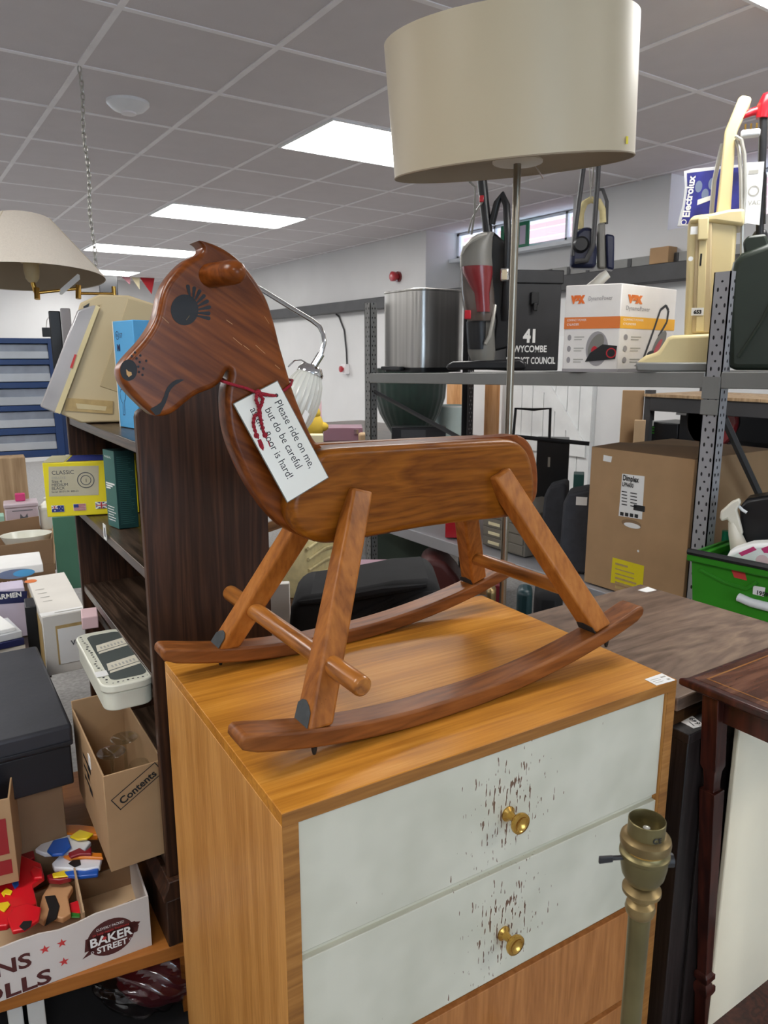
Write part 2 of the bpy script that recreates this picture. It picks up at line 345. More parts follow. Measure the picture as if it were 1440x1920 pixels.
class Pl:
    """a face to print on: origin, right and up vectors (outward = right x up)"""
    def __init__(s, O, ex, ey, off=.0008):
        s.O = Vector(O); s.ex = Vector(ex).normalized(); s.ey = Vector(ey).normalized(); s.n = s.ex.cross(s.ey).normalized(); s.off = off
    def p(s, a, b, k=1): return s.O+s.ex*a+s.ey*b+s.n*(s.off*k)
    def rect(s, mb, a, b, w_, h, mi, k=1, th=None):
        if th:
            mb.hexa([s.p(a, b, 0), s.p(a+w_, b, 0), s.p(a+w_, b+h, 0), s.p(a, b+h, 0)], [s.p(a, b, 0)+s.n*th, s.p(a+w_, b, 0)+s.n*th, s.p(a+w_, b+h, 0)+s.n*th, s.p(a, b+h, 0)+s.n*th], mi)
        else: mb.quad([s.p(a, b, k), s.p(a+w_, b, k), s.p(a+w_, b+h, k), s.p(a, b+h, k)], mi)
    def poly(s, mb, pts, mi, k=1): mb.quad([s.p(a, b, k) for a, b in pts], mi)
    def disc(s, mb, a, b, r, mi, k=1, ry=None, n=24, rot=0.):
        ry = ry or r; c, d = math.cos(rot), math.sin(rot)
        s.poly(mb, [(a+r*math.cos(t)*c-ry*math.sin(t)*d, b+r*math.cos(t)*d+ry*math.sin(t)*c) for t in [2*math.pi*i/n for i in range(n)]], mi, k)
    def ring(s, mb, a, b, r, wd, mi, k=1, n=28, ry=None):
        ry = ry or r
        for i in range(n):
            t, q = 2*math.pi*i/n, 2*math.pi*(i+1)/n
            s.poly(mb, [(a+r*math.cos(t), b+ry*math.sin(t)), (a+r*math.cos(q), b+ry*math.sin(q)), (a+(r-wd)*math.cos(q), b+(ry-wd)*math.sin(q)), (a+(r-wd)*math.cos(t), b+(ry-wd)*math.sin(t))], mi, k)
    def text(s, mb, body, a, b, size, mi, k=1.3, rot=0., align='LEFT', bold=0., width=None, space=1.):
        cu = bpy.data.curves.new('t', 'FONT'); cu.body = body; cu.size = size; cu.align_x = align; cu.offset = bold; cu.space_character = space
        cu.resolution_u = 3
        o = bpy.data.objects.new('t', cu); me = bpy.data.meshes.new_from_object(o)
        c, d = math.cos(rot), math.sin(rot)
        xs = [v.co.x for v in me.vertices]
        kx = 1.
        if width and xs: kx = width/max(1e-6, max(xs)-min(xs))
        vs = [s.p(a+v.co.x*kx*c-v.co.y*d, b+v.co.x*kx*d+v.co.y*c, k) for v in me.vertices]
        mb.add(vs, [tuple(p.vertices) for p in me.polygons], mi)
        bpy.data.objects.remove(o); bpy.data.curves.remove(cu); bpy.data.meshes.remove(me)
    def lines(s, mb, a, b, w_, n, dy, h, mi, k=1):
        for i in range(n): s.rect(mb, a, b-i*dy, w_*random.uniform(.6, 1), h, mi, k)
def build(name, mb, mats, parent=None, bevel=0., seg=2, loc=None, yaw=0., smooth=True, sub=0, fr=None):
    """fr: the vertices were measured in world space and are brought into this frame"""
    me = bpy.data.meshes.new(name)
    vs = mb.v if fr is None else [tuple(fr.L(p)) for p in mb.v]
    me.from_pydata(vs, [], mb.f)
    if isinstance(mats, str): mats = [mats]
    for k in mats: me.materials.append(M[k])
    for p, i in zip(me.polygons, mb.m): p.material_index = i
    me.update(); me.validate()
    if smooth: me.shade_smooth(); me.set_sharp_from_angle(angle=math.radians(38))
    o = bpy.data.objects.new(name, me); col.objects.link(o)
    if parent: o.parent = parent
    if loc is not None: o.location = loc
    o.rotation_euler.z = yaw
    if bevel:
        b = o.modifiers.new('bevel', 'BEVEL'); b.width = bevel; b.segments = seg; b.limit_method = 'ANGLE'; b.angle_limit = math.radians(40); b.use_clamp_overlap = True
        b.harden_normals = False
    if sub:
        b = o.modifiers.new('sub', 'SUBSURF'); b.levels = sub; b.render_levels = sub
    return o
def fixn(o):
    import bmesh
    bm = bmesh.new(); bm.from_mesh(o.data); bmesh.ops.recalc_face_normals(bm, faces=bm.faces); bm.to_mesh(o.data); bm.free(); return o
def smooth_loop(pts, step=.006, keep=.5):
    """resample a closed outline evenly with a gentle spline"""
    P = [Vector(p).to_2d() for p in pts]; n = len(P); Q = []
    for i in range(n):
        a, b, c, d = P[i-1], P[i], P[(i+1) % n], P[(i+2) % n]; L = (c-b).length; k = max(1, int(round(L/step)))
        for j in range(k):
            t = j/k; t2, t3 = t*t, t*t*t
            cr = .5*((2*b)+(c-a)*t+(2*a-5*b+4*c-d)*t2+(3*b-a-3*c+d)*t3)
            Q.append(cr.lerp(b.lerp(c, t), 1-keep))
    R = Q[:]
    for _ in range(2): R = [(R[i-1]+R[i]*2+R[(i+1) % len(R)])/4 for i in range(len(R))]
    return R
def rounded_slab(pts, y0, y1, r, seg=5, r1=None, flat=None):
    """board of the given xz outline with rounded-over arrises on both faces"""
    Q = smooth_loop(pts); n = len(Q)
    area = sum(Q[i].x*Q[(i+1) % n].y-Q[(i+1) % n].x*Q[i].y for i in range(n)); s_ = 1 if area > 0 else -1
    N_ = []
    for i in range(n):
        d = (Q[(i+1) % n]-Q[i-1]).normalized(); N_.append(Vector((-d.y, d.x))*s_)
    for _ in range(3): N_ = [((N_[i-1]+N_[i]*2+N_[(i+1) % n])/4).normalized() for i in range(n)]
    # the rounding shrinks where the board is narrow (ear tip, corners)
    lim = []
    for i in range(n):
        m = 1e9
        for j in range(n):
            d = Q[j]-Q[i]; h = d.dot(N_[i])
            if h > 1e-5: m = min(m, d.length_squared/(2*h))
        lim.append(min(max(r, r1 or 0), .62*m))
    for _ in range(6): lim = [min(lim[i], (lim[i-1]+lim[i]*2+lim[(i+1) % n])/4) for i in range(n)]
    if r1 is None: r1 = r
    if flat:
        lim = [.0006 if flat(q) else l for q, l in zip(Q, lim)]
        for _ in range(2): lim = [min(lim[i], (lim[i-1]+lim[i]*2+lim[(i+1) % n])/4) for i in range(n)]
    rings = [(1.12, 0, 0)]+[((1-math.sin(math.pi/2*k/seg)), (1-math.cos(math.pi/2*k/seg)), 0) for k in range(seg+1)]
    rings += [((1-math.sin(math.pi/2*k/seg)), (1-math.cos(math.pi/2*k/seg)), 1) for k in range(seg, -1, -1)]+[(1.12, 0, 1)]
    vs = []
    for ins, dep, far in rings:
        for i, q in enumerate(Q):
            rr = (r1 if far else r); p = q+N_[i]*(ins*lim[i]*(rr/max(r, r1))); y = (y1-dep*rr) if far else (y0+dep*rr)
            vs.append((p.x, y, p.y))
    m = len(rings); mb = MB()
    return mb.add(vs, [(k*n+i, k*n+(i+1) % n, (k+1)*n+(i+1) % n, (k+1)*n+i) for k in range(m-1) for i in range(n)]+[tuple(range(n))[::-1], tuple(range((m-1)*n, m*n))])
def tag(o, label, cat, group=None, kind=None):
    if label: o['label'] = label
    if cat: o['category'] = cat
    if group: o['group'] = group
    if kind: o['kind'] = kind
    return o
def thing(name, label, cat, fr, group=None):
    o = bpy.data.objects.new(name, None); col.objects.link(o); o.location = fr.P; o.rotation_euler.z = fr.yaw; o.empty_display_size = .05
    return tag(o, label, cat, group)
def part(name, mb, mats, parent, **k): return fixn(build(name, mb, mats, parent, **k))
def solo(name, label, cat, mb, mats, fr, group=None, kind=None, **k):
    return tag(fixn(build(name, mb, mats, None, loc=fr.P, yaw=fr.yaw, **k)), label, cat, group, kind)
def struct(name, mb, mats, **k):
    return tag(fixn(build(name, mb, mats, None, smooth=False, **k)), None, None, kind='structure')
def rrect(w_, d, r, n=6, cx=0, cy=0):
    pts = []
    for (sx, sy, a0) in ((1, 1, 0), (-1, 1, 90), (-1, -1, 180), (1, -1, 270)):
        for i in range(n+1):
            t = math.radians(a0+90*i/n); pts.append((cx+sx*(w_/2-r)+r*math.cos(t), cy+sy*(d/2-r)+r*math.sin(t)))
    return pts
def face_frame(P0, P1):
    """frame at the middle of a front edge that runs from P0 (left) to P1 (right)"""
    P0, P1 = Vector(P0), Vector(P1); P1.z = P0.z; d = P1-P0
    return Fr((P0+P1)/2, math.atan2(d.y, d.x)), d.length
def carton(name, label, cat, fr, w_, d, h, m='card', open_top=False, group=None, bevel=.002, th=.004, flap=None):
    """front face centred on the frame origin; returns root and printing planes"""
    r = thing(name, label, cat, fr, group); mb = MB()
    if open_top:
        mb.box(-w_/2, w_/2, 0, th, 0, h).box(-w_/2, w_/2, d-th, d, 0, h).box(-w_/2, -w_/2+th, th, d-th, 0, h).box(w_/2-th, w_/2, th, d-th, 0, h).box(-w_/2+th, w_/2-th, th, d-th, 0, th)
    else: mb.box(-w_/2, w_/2, 0, d, 0, h)
    part('carton_body', mb, m, r, bevel=bevel)
    return r, Pl((-w_/2, 0, 0), (1, 0, 0), (0, 0, 1)), Pl((-w_/2, d, 0), (0, -1, 0), (0, 0, 1)), Pl((-w_/2, 0, h), (1, 0, 0), (0, 1, 0))

# ================================================================== THE ROOM
W0 = Fr((0, 0, 0), 0)
XL, XR, YF, YB = -4.2, 4.33, -3.2, 11.9
struct('floor', MB().box(XL, XR+.6, YF, YB, FLOOR-.05, FLOOR), 'carpet')
struct('ceiling', MB().box(XL, XR+.6, YF, YB, CEIL, CEIL+.05), 'ceiling_tile')
gx0, gdx, gy0, gdy = .8038, .5788, 3.3649, .6
g = MB()
k = -8
while gx0+k*gdx < XR: 
    x = gx0+k*gdx
    if x > XL: g.box(x-.012, x+.012, YF, YB, CEIL-.004, CEIL)
    k += 1
for k in range(-10, 15):
    y = gy0+k*gdy
    if YF < y < YB: g.box(XL, XR, y-.012, y+.012, CEIL-.0035, CEIL)
struct('trim_1', g, 'grid_metal')
# right wall with two high window recesses
T = .45
rw = MB()
rw.box(XR, XR+T, YF, 1.7, FLOOR, CEIL).box(XR, XR+T, 1.7, 3.14, FLOOR, 2.2).box(XR, XR+T, 3.14, 3.95, FLOOR, CEIL)
rw.box(XR, XR+T, 3.95, 5.72, FLOOR, 1.95).box(XR, XR+T, 5.72, YB, FLOOR, CEIL)
struct('wall_right', rw, 'white_wall')
wr2 = MB(); wr2.box(XR+T-.04, XR+T, 3.95, 5.72, 1.95, 2.30)
struct('wall_recess', wr2, 'white_wall')
def window(name, y0, y1, z0, z1, x, bars):
    r = MB(); t = .03
    r.box(x-.02, x+.02, y0, y1, z0, z0+.035).box(x-.02, x+.02, y0, y1, z1-.02, z1).box(x-.02, x+.02, y0, y0+t, z0, z1).box(x-.02, x+.02, y1-t, y1, z0, z1)
    for b in bars: r.box(x-.02, x+.02, b-.012, b+.012, z0, z1)
    o = struct(name, r, 'upvc')
    p = fixn(build('pane', MB().box(x-.003, x+.003, y0+t, y1-t, z0+.03, z1-.015), 'pane_glass', o, smooth=False))
    s = fixn(build('window_sill', MB().box(x-.12, x-.02, y0, y1, z0-.03, z0), 'upvc', o, smooth=False))
window('window_1', 3.95, 5.72, 2.30, CEIL-.005, XR+T-.06, (4.35, 4.95, 5.2))
window('window_2', 1.7, 3.14, 2.2, CEIL-.005, XR+T-.06, (2.4,))
struct('wall_outside', MB().box(7.2, 7.4, -1, 12, .5, 4.6), 'brick')
# back wall with a tall bright window on the left
bw = MB(); bw.box(XL, -.05, YB, YB+.3, FLOOR, CEIL).box(-.05, .95, YB, YB+.3, FLOOR, .7).box(-.05, .95, YB, YB+.3, 2.30, CEIL).box(.95, XR+.45, YB, YB+.3, FLOOR, CEIL)
struct('wall_back', bw, 'white_wall')
r = MB()
for x in (-.05, .30, .42, .90): r.box(x, x+.06, YB+.1, YB+.16, .7, 2.3)
r.box(-.05, .96, YB+.1, YB+.16, .7, .78).box(-.05, .96, YB+.1, YB+.16, 2.22, 2.3)
o = struct('window_3', r, 'upvc'); fixn(build('pane', MB().box(-.0, .9, YB+.125, YB+.13, .75, 2.25), 'pane_glass', o, smooth=False))
struct('wall_left', MB().box(XL-.2, XL, YF, YB, FLOOR, CEIL), 'white_wall')
fw = MB().box(XL, -.6, YF-.2, YF, FLOOR, CEIL).box(-.6, 1.6, YF-.2, YF, FLOOR, .45).box(-.6, 1.6, YF-.2, YF, 2.35, CEIL).box(1.6, XR+.6, YF-.2, YF, FLOOR, CEIL)
struct('wall_front', fw, 'white_wall')
r = MB()
for x in (-.6, .47, 1.55): r.box(x, x+.05, YF-.14, YF-.08, .45, 2.35)
r.box(-.6, 1.6, YF-.14, YF-.08, .45, .5).box(-.6, 1.6, YF-.14, YF-.08, 2.3, 2.35)
o = struct('fill_window', r, 'upvc'); fixn(build('pane', MB().box(-.58, 1.58, YF-.113, YF-.108, .48, 2.32), 'pane_glass', o, smooth=False))  # unseen window added behind the viewer for front fill daylight
# ceiling light panels, two tiles long
def ceiling_light(x0, y0, label):
    fr = Fr((x0+.5788, y0+.3, CEIL-.012), 0)
    r = thing('ceiling_light', label, 'light', fr, 'ceiling light panels')
    mb = MB(); X, Y = .5788, .3
    for a in ((-X, -X+.014, -Y, Y), (X-.014, X, -Y, Y), (-X+.014, X-.014, -Y, -Y+.014), (-X+.014, X-.014, Y-.014, Y)): mb.box(*a, 0, .0115)
    part('frame', mb, 'white_gloss', r, smooth=False)
    part('diffuser', MB().xy(rrect(2*X-.03, 2*Y-.03, .03), .002, .0075), 'light_diffuser', r, smooth=False)
labs = ['rectangular ceiling light at the top right corner, nearest of its row', 'large rectangular ceiling light cut off by the drum shade', 'rectangular ceiling light above the horse head, second of the row', 'narrow looking ceiling light just left of the horse ear', 'farthest small ceiling light above the bunting']
for i in range(5): ceiling_light(gx0+2*gdx+.008, gy0+(i*4-4)*gdy, labs[i])
for i in range(5): ceiling_light(gx0-4*gdx, gy0+(i*4-4)*gdy, 'added ceiling light of an unseen left hand row, beyond the edge of the picture')  # unseen row of panels, added to put more light into the room
ceiling_light(gx0+2*gdx+.008, gy0-8*gdy, 'ceiling light behind the viewer, right hand row')
ceiling_light(gx0-4*gdx, gy0-8*gdy, 'added ceiling light behind the viewer, unseen left hand row')  # carries the added left hand row on behind the camera
# round detector on the ceiling
fr = Fr((1.085, 3.699, CEIL), 0)
r = thing('ceiling_detector', 'round white detector fixed to a ceiling tile near the chain', 'detector', fr)
part('housing', MB().lathe([(.095, 0), (.094, -.012), (.07, -.034), (.035, -.045)], n=40), 'white_gloss', r)
part('sensor_cap', MB().lathe([(.034, -.0452), (.034, -.052), (.02, -.055)], n=28), 'grid_metal', r)
# chain from a crossing of the ceiling grid
fr = Fr((.8038, 3.3649, CEIL-.004), 0); mb = MB()
n = 34; ln = .0245
for i in range(n):
    z = -i*ln-.014; a = (i % 2)*math.pi/2+.3; dx = .004*math.sin(i*.5)
    pts = []
    for j in range(12):
        t = 2*math.pi*j/12; q = .0075*math.cos(t); pts.append((q*math.cos(a)+dx, q*math.sin(a), z+.0165*math.sin(t)))
    mb.tube(pts, .0028, 5, closed=True)
solo('hanging_chain', 'thin white metal chain hanging from the ceiling grid', 'chain', mb, 'silver_plastic', fr)
# trunking and fittings on the right wall
mb = MB().box(XR-.10, XR-.003, 1.2, 10.6, 1.872, 1.985)
solo('cable_trunking', 'long dark trunking running along the right hand wall', 'trunking', mb, 'trunking', W0, bevel=.006)
mb = MB().box(XR-.03, XR-.003, 1.2, 4.4, 1.988, 2.05)
for i in range(16): mb.box(XR-.036, XR-.03, 1.4+i*.18, 1.43+i*.18, 1.995, 2.045, 1)
solo('wall_rail', 'grey slotted rail on the wall just above the dark trunking', 'rail', mb, ['rack_grey', 'rack_dark'], W0)
P = onx(748, 519, XR-.002); fr = Fr(P, math.pi/2-math.pi)  # faces the room (-x)
r = thing('alarm_sounder', 'red round fire alarm sounder high on the right hand wall', 'alarm', Fr(P, 0))
part('base', MB().lathe([(.05, 0), (.05, .02), (.044, .022)], ax=(-1, 0, 0)), 'bin_red', r)
part('horn', MB().lathe([(.03, .022), (.03, .05), (.046, .055), (.046, .085), (.03, .09)], ax=(-1, 0, 0)), 'red_plastic', r)
P = onx(652, 692, XR-.002)
r = thing('stop_switch', 'small grey box with red push button on the white wall', 'switch', Fr(P, 0))
part('switch_box', MB().box(-.06, 0, -.045, .045, -.055, .055), 'grid_metal', r, bevel=.006)
part('button', MB().lathe([(.018, .06), (.018, .075), (.034, .08), (.034, .095), (.02, .1)], c=(0, .0, 0), ax=(-1, 0, 0)), 'red_plastic', r)
part('cable', MB().tube([(-.01, 0, .055), (-.01, .01, .2), (-.01, .05, .42), (-.01, .16, .57), (-.01, .22, .60)], .009, 8), 'trunking', r)

# ================================================================== CHEST OF DRAWERS
CO = Vector((.3548, .7577, .837)); CYAW = -.0503; CW, CDp = .76, .553
ch = Fr((CO.x, CO.y, FLOOR), CYAW); H = CO.z-FLOOR
chest = thing('chest_of_drawers', 'light oak chest with white painted top drawers and brass knobs', 'chest of drawers', ch)
part('top_board', MB().hexa([(0, .0, H-.004), (CW, .0, H-.004), (CW, CDp, H), (0, CDp, H)][:0] or [(.0, 0, H-.0195), (CW, 0, H-.0195), (CW, CDp, H-.0195), (0, CDp, H-.0195)], [(0, 0, H), (CW, 0, H), (CW, CDp, H), (0, CDp, H)]), 'oak_top', chest, bevel=.0012)
for x in (0, CW-.0225): part('side_panel', MB().box(x, x+.0225, 0, CDp, .05, H-.0196), 'oak_side', chest, bevel=.001)
part('back_panel', MB().box(.023, CW-.023, CDp-.012, CDp, .06, H-.02), 'oak_side', chest)
part('plinth', MB().box(.02, CW-.02, .02, CDp-.02, 0, .05), 'oak_edge', chest)
mb = MB(); mb.box(.0, CW, -.0012, .0, H-.0195, H-.0008); mb.box(.0225, CW-.0225, .0035, .02, H-.0215, H-.0197)
mb.box(0, .0225, -.0012, 0, .05, H-.0197).box(CW-.0225, CW, -.0012, 0, .05, H-.0197)
part('front_lipping', mb, 'oak_edge', chest, bevel=.0004)
zs = [(-.0225, -.221, 'chipped_paint'), (-.234, -.4335, 'chipped_paint'), (-.447, -.644, 'oak_drawer'), (-.658, -.885, 'oak_drawer')]
for i, (a, b, m) in enumerate(zs):
    cz = H-.1485 if i == 0 else H-.361 if i == 1 else H+(a+b)/2-.0
    mb = MB(); x0, x1 = .0240-CW/2, CW-.0235-CW/2
    mb.box(x0, x1, 0, .018, H+b-cz, H+a-cz)
    mb.box(x0+.012, x1-.012, .018, CDp-.04, H+b-cz+.01, H+a-cz-.02)
    nb = 1
    d = build('drawer', mb, m, chest, bevel=.0012); fixn(d); d.location = (CW/2, .0045, cz)
    if i < 2: d['label'] = 'white painted drawer front with chipped patches around the knob'
    # step under each painted front
    if i < 3:
        s_ = build('drawer_rail', MB().box(.0225, CW-.0225, .014, .024, H+zs[i+1][0]-.0005, H+b+.0005), 'chipped_paint' if i == 0 else 'oak_edge', chest); fixn(s_)
    kz = 0.0
    kn = MB().lathe([(.0125, 0), (.0125, .002), (.0075, .006), (.0058, .014), (.0085, .021), (.0155, .0245), (.0172, .028), (.0168, .0315), (.0125, .0325), (.009, .029), (.0, .0275)], ax=(0, -1, 0), n=36, cap=False)
    o = build('knob', kn, 'brass', d); fixn(o); o.location = (.380+.0-CW/2+.0, 0, (.012 if i == 0 else .007) if i < 2 else 0)
def price(fr_, name, label, a, pts, mats=('label_white', 'grey_ink')): pass
mb = MB(); F = ch
q = [F.L(onz(u, v, .8375)) for u, v in ((1209, 1274), (1241, 1263), (1266, 1275.5), (1231, 1285.5))]
zt = H
mb.hexa([(p.x, p.y, zt+.0004) for p in q], [(p.x, p.y, zt+.0012) for p in q])
p = Pl((q[0].x, q[0].y, zt+.0012), (q[1]-q[0]).to_3d().xyz*1, (0, 0, 1)); 
lx = (q[1]-q[0]); lx.z = 0; ly = (q[0]-q[3]); ly.z = 0
lp = Pl((q[3].x, q[3].y, zt+.0013), (q[2]-q[3]), ly); lp.off = .0003
for i in range(3): lp.rect(mb, .004, .006+i*.006, .02, .0012, 1)
lp.rect(mb, .03, .017, .012, .004, 1); lp.rect(mb, .034, .005, .007, .005, 1)
part('price_label', mb, ['label_white', 'faint_ink'], chest)

# ================================================================== ROCKING HORSE
HO = Fr((.3432, .8435, .837), -.0186)
horse = thing('rocking_horse', 'brown varnished pine rocking horse with painted black eye standing on the chest', 'rocking horse', HO)
cf = [.0451, -.2872, .5519, -.3505, .194]
def zb(u): return max(.0006, sum(c*u**i for i, c in enumerate(cf))-.0004)
US = [i*.0205 for i in range(41)]
def rocker(v0, v1):
    t = .0285
    bot = [(u, zb(u)) for u in US if .006 <= u <= .806]
    top = [(u, zb(u)+t) for u in US if .012 <= u <= .80]
    out = [(-.004, zb(-.004)+.020), (-.0045, zb(0)+.012), (0., zb(0)+.004)]+bot+[(.815, zb(.815)+.006), (.817, zb(.817)+.016), (.812, zb(.812)+.025)]+top[::-1]+[(.003, zb(0)+.0265)]
    return MB().xz(out, v0, v1)
for v0, v1 in ((0, .049), (.352, .401)):
    rk = part('rocker', rocker(v0, v1), 'pine_rocker', horse, bevel=.0085, seg=3)
    c = (v0+v1)/2
    for u in (.108, .72):
        part('rubber_stop', MB().lathe([(.0045, 0), (.004, -.006), (.0025, -.012)], c=(u, c-.018 if v0 == 0 else c, zb(u)), n=10), 'black_rubber', rk)
def ydup(mb):   # mirror across the middle of the horse
    m2 = MB(); m2.v = [(x, .401-y, z) for x, y, z in mb.v]; m2.f = [list(f)[::-1] for f in mb.f]; m2.m = list(mb.m); return m2
def legmb(front):
    if front:
        b = [(.097, .003, .046), (.139, .003, .045), (.139, .047, .043), (.097, .047, .044)]
        t = [(.252, .132, .362), (.289, .132, .352), (.291, .166, .340), (.254, .166, .356)]
    else:
        b = [(.688, .003, .068), (.729, .003, .078), (.729, .046, .078), (.688, .046, .066)]
        t = [(.545, .131, .352), (.580, .131, .368), (.580, .166, .358), (.545, .166, .345)]
    return MB().hexa(b, t)
def padmb(front):
    mb = MB()
    if front:   # felt patch on the front face of the foot
        b0, b1 = Vector((.0967, .005, .046)), Vector((.0967, .045, .046)); t0 = Vector((.252, .132, .362))-Vector((.097, .003, .046)); t0.normalize()
        pts = [b0, b0+t0*.026, b0+t0*.034+Vector((0, .008, 0)), b0+t0*.038+Vector((0, .018, 0)), b0+t0*.036+Vector((0, .028, 0)), b0+t0*.028+Vector((0, .038, 0)), b1]
        mb.hexa([p+Vector((-.0002, 0, 0)) for p in pts], [p+Vector((-.0014, 0, 0)) for p in pts])
    else:
        b0, b1 = Vector((.688, .004, .068)), Vector((.688, .045, .068)); t0 = (Vector((.545, .131, .352))-Vector((.688, .003, .068))).normalized()
        pts = [b0, b0+t0*.012, b0+t0*.016+Vector((0, .02, 0)), b0+t0*.013+Vector((0, .037, 0)), b1]
        mb.hexa([p+Vector((-.0004, 0, -.0002)) for p in pts], [p+Vector((-.002, 0, -.0008)) for p in pts])
    return mb
for fn in (lambda m: m, ydup):
    for f in (True, False):
        l = part('leg', fn(legmb(f)), 'pine_leg', horse, bevel=.005, seg=3)
        part('felt_patch', fn(padmb(f)), 'felt_grey' if f else 'felt_dark', l)
part('foot_peg', MB().lathe([(.0115, -.0475), (.0145, -.0445), (.0152, -.04), (.0152, .44), (.0145, .4445), (.0115, .4475)], c=(.158, 0, .119), ax=(0, 1, 0), n=28), 'dowel', horse)
part('stretcher', MB().lathe([(.0125, .058), (.0135, .1), (.0135, .30), (.0125, .343)], c=(.672, 0, .137), ax=(0, 1, 0), n=24), 'dowel', horse)
# head, neck and body centre are one board: outline on its near and far faces
VN, VF = .1805, .2205
left = [(364, 462), (368, 477), (359, 482), (345, 487), (333, 494), (320, 506), (308, 519.5), (299, 532), (292, 546), (287, 562), (284, 580), (280, 598), (272.7, 613), (263, 628), (253.5, 641), (241, 654), (228, 668), (217, 681), (211.5, 692), (211.5, 702), (218, 719), (227, 731), (238, 743), (250, 755), (263, 767), (275, 776)]
jaw = [(287, 780), (298, 782), (309, 781.5), (319, 777), (331, 769), (341, 760), (350, 753), (361, 744), (372, 738), (385, 733), (397.3, 729), (408, 721.5), (416, 712), (421, 701), (427, 690)]
neckf = [(418, 700), (411, 717), (407.8, 737), (407.8, 760), (409, 781), (412, 801), (417, 822), (424, 842), (433, 863), (442, 883), (453, 903), (466, 924), (480, 944), (495, 962), (512, 979), (532, 992)]
neckb = [(605, 841), (592, 829), (582, 812), (573, 791), (563, 766), (553.8, 743), (547, 722), (541, 701.6), (533, 674), (525, 647), (519, 621), (512.3, 596), (506, 575), (499.5, 557.8), (490, 541), (480.3, 525.8), (470, 511), (459.6, 498.7), (451.6, 489), (438.8, 478), (422.8, 467.7), (403.6, 458), (387.7, 453), (378, 450.5), (371.7, 449.8), (366, 452)]
PL = [HO(u, v, VF-.003) for u, v in left]
PJ = [HO(u, v, VN+.006) for u, v in jaw]
PN = [HO(u, v, VF-.003) for u, v in neckf]
PB = [HO(u, v, VN+.003) for u, v in neckb]
TZ = 1.258-.837
core = [HO(560, 1004, VN), HO(590, 1016, VN), HO(640, 1016, VN)]
rear = [(.60, .272), (.668, .272), (.692, .278), (.703, .296), (.7035, .33), (.698, .36), (.684, .392), (.668, .408), (.645, .4175), (.60, .4172), (.40, .4192), (.24, .4212)]
outline = PL+PJ+PN+core+rear+PB
part('head_board', rounded_slab(outline, VN, VF, .0085, flat=lambda q: .20 < q.x < .645 and q.y < .43), 'pine_head', horse)
near = [HO(u, v, .147) for u, v in ((604, 846), (590, 862), (571, 884), (556, 908), (546, 935), (543, 955), (547, 975), (558, 994), (574, 1008), (592, 1016), (612, 1020), (640, 1017), (690, 1009), (760, 996), (850, 983), (950, 972), (978, 968), (995, 958), (1003, 944), (1006, 920), (1005, 895), (1001, 870), (993, 848), (980, 833), (962, 825), (930, 825.5), (860, 829), (720, 836.5), (640, 841))]
for m, a, b in ((0, .147, VN-.0003), (1, .401-.147, VF+.0003)):
    part('side_block', rounded_slab(near, min(a, b), max(a, b), *((.013, 5, .0006) if m == 0 else (.0006, 5, .013))), 'pine', horse)
# ears: a rounded dowel on each side
ea = HO(398, 517, VN)
ear = MB().lathe([(.0155, -.008), (.0165, .010), (.0165, .050), (.0155, .060), (.0125, .067), (.0075, .0715), (.003, .073), (0, .0732)], c=(ea[0]-.004, VN+.004, ea[1]), ax=(.30, -1, .02), n=32, cap=False)
part('ear', ear, 'pine_head', horse)
part('ear', ydup(ear), 'pine_head', horse)
# painted face on the near side of the board
FP = Pl((0, VN, 0), (1, 0, 0), (0, 0, 1), off=.0006)
def fpx(L): return [HO(u, v, VN) for u, v in L]
kpx = .00075
def around(cx, cy, rx, ry, n=28): return fpx([(cx+rx*math.cos(2*math.pi*i/n), cy+ry*math.sin(2*math.pi*i/n)) for i in range(n)])
mb = MB(); FP.poly(mb, around(346, 581, 26, 29), 0)
part('painted_eye', mb, 'black_ink', horse)
mb = MB()
for i, (u0, v0, u1, v1) in enumerate([(356, 556, 352, 537), (362, 558, 364, 540.5), (366, 562, 374, 546), (369, 568, 382, 555), (371, 574, 388, 565), (372, 580.5, 392, 576), (371, 587, 391, 587.5), (369, 592, 391, 597)]):
    d = Vector((u1-u0, v1-v0)).normalized(); nrm = Vector((-d.y, d.x)); r_ = 3.6
    pts = [(u0+nrm.x*1.6, v0+nrm.y*1.6)]+[(u1+r_*(math.cos(t)*nrm.x+math.sin(t)*d.x), v1+r_*(math.cos(t)*nrm.y+math.sin(t)*d.y)) for t in [math.pi*j/8 for j in range(9)]]+[(u0-nrm.x*1.6, v0-nrm.y*1.6)]
    FP.poly(mb, fpx(pts), 0)
part('painted_lashes', mb, 'black_ink', horse)
mb = MB(); FP.poly(mb, around(241, 694, 16, 20), 0); FP.poly(mb, fpx([(236, 692), (240, 696), (246, 698), (247, 703), (241, 707), (237, 702)]), 1, k=2)
part('painted_nose', mb, ['black_ink', 'scratch'], horse)
mb = MB()
for u, v in [(253, 661), (263, 666.5), (256, 672), (262, 679), (274, 676.5), (259, 687.5), (268.5, 691), (260.5, 697.5), (267, 703), (247, 668)]: FP.poly(mb, around(u, v, 2.3, 2.5, 12), 0)
part('painted_freckles', mb, 'black_ink', horse)
mb = MB(); FP.poly(mb, fpx([(345, 712), (339, 711), (330, 712), (322, 717), (315, 724), (310, 733), (307, 744), (302, 754), (294, 760), (286, 764), (281, 767), (287, 773), (292, 779), (300, 776), (304, 768), (310, 757), (314, 746), (317, 736), (321, 729), (328, 722), (337, 717)]), 0)
part('painted_mouth', mb, 'black_ink', horse)
mb = MB()
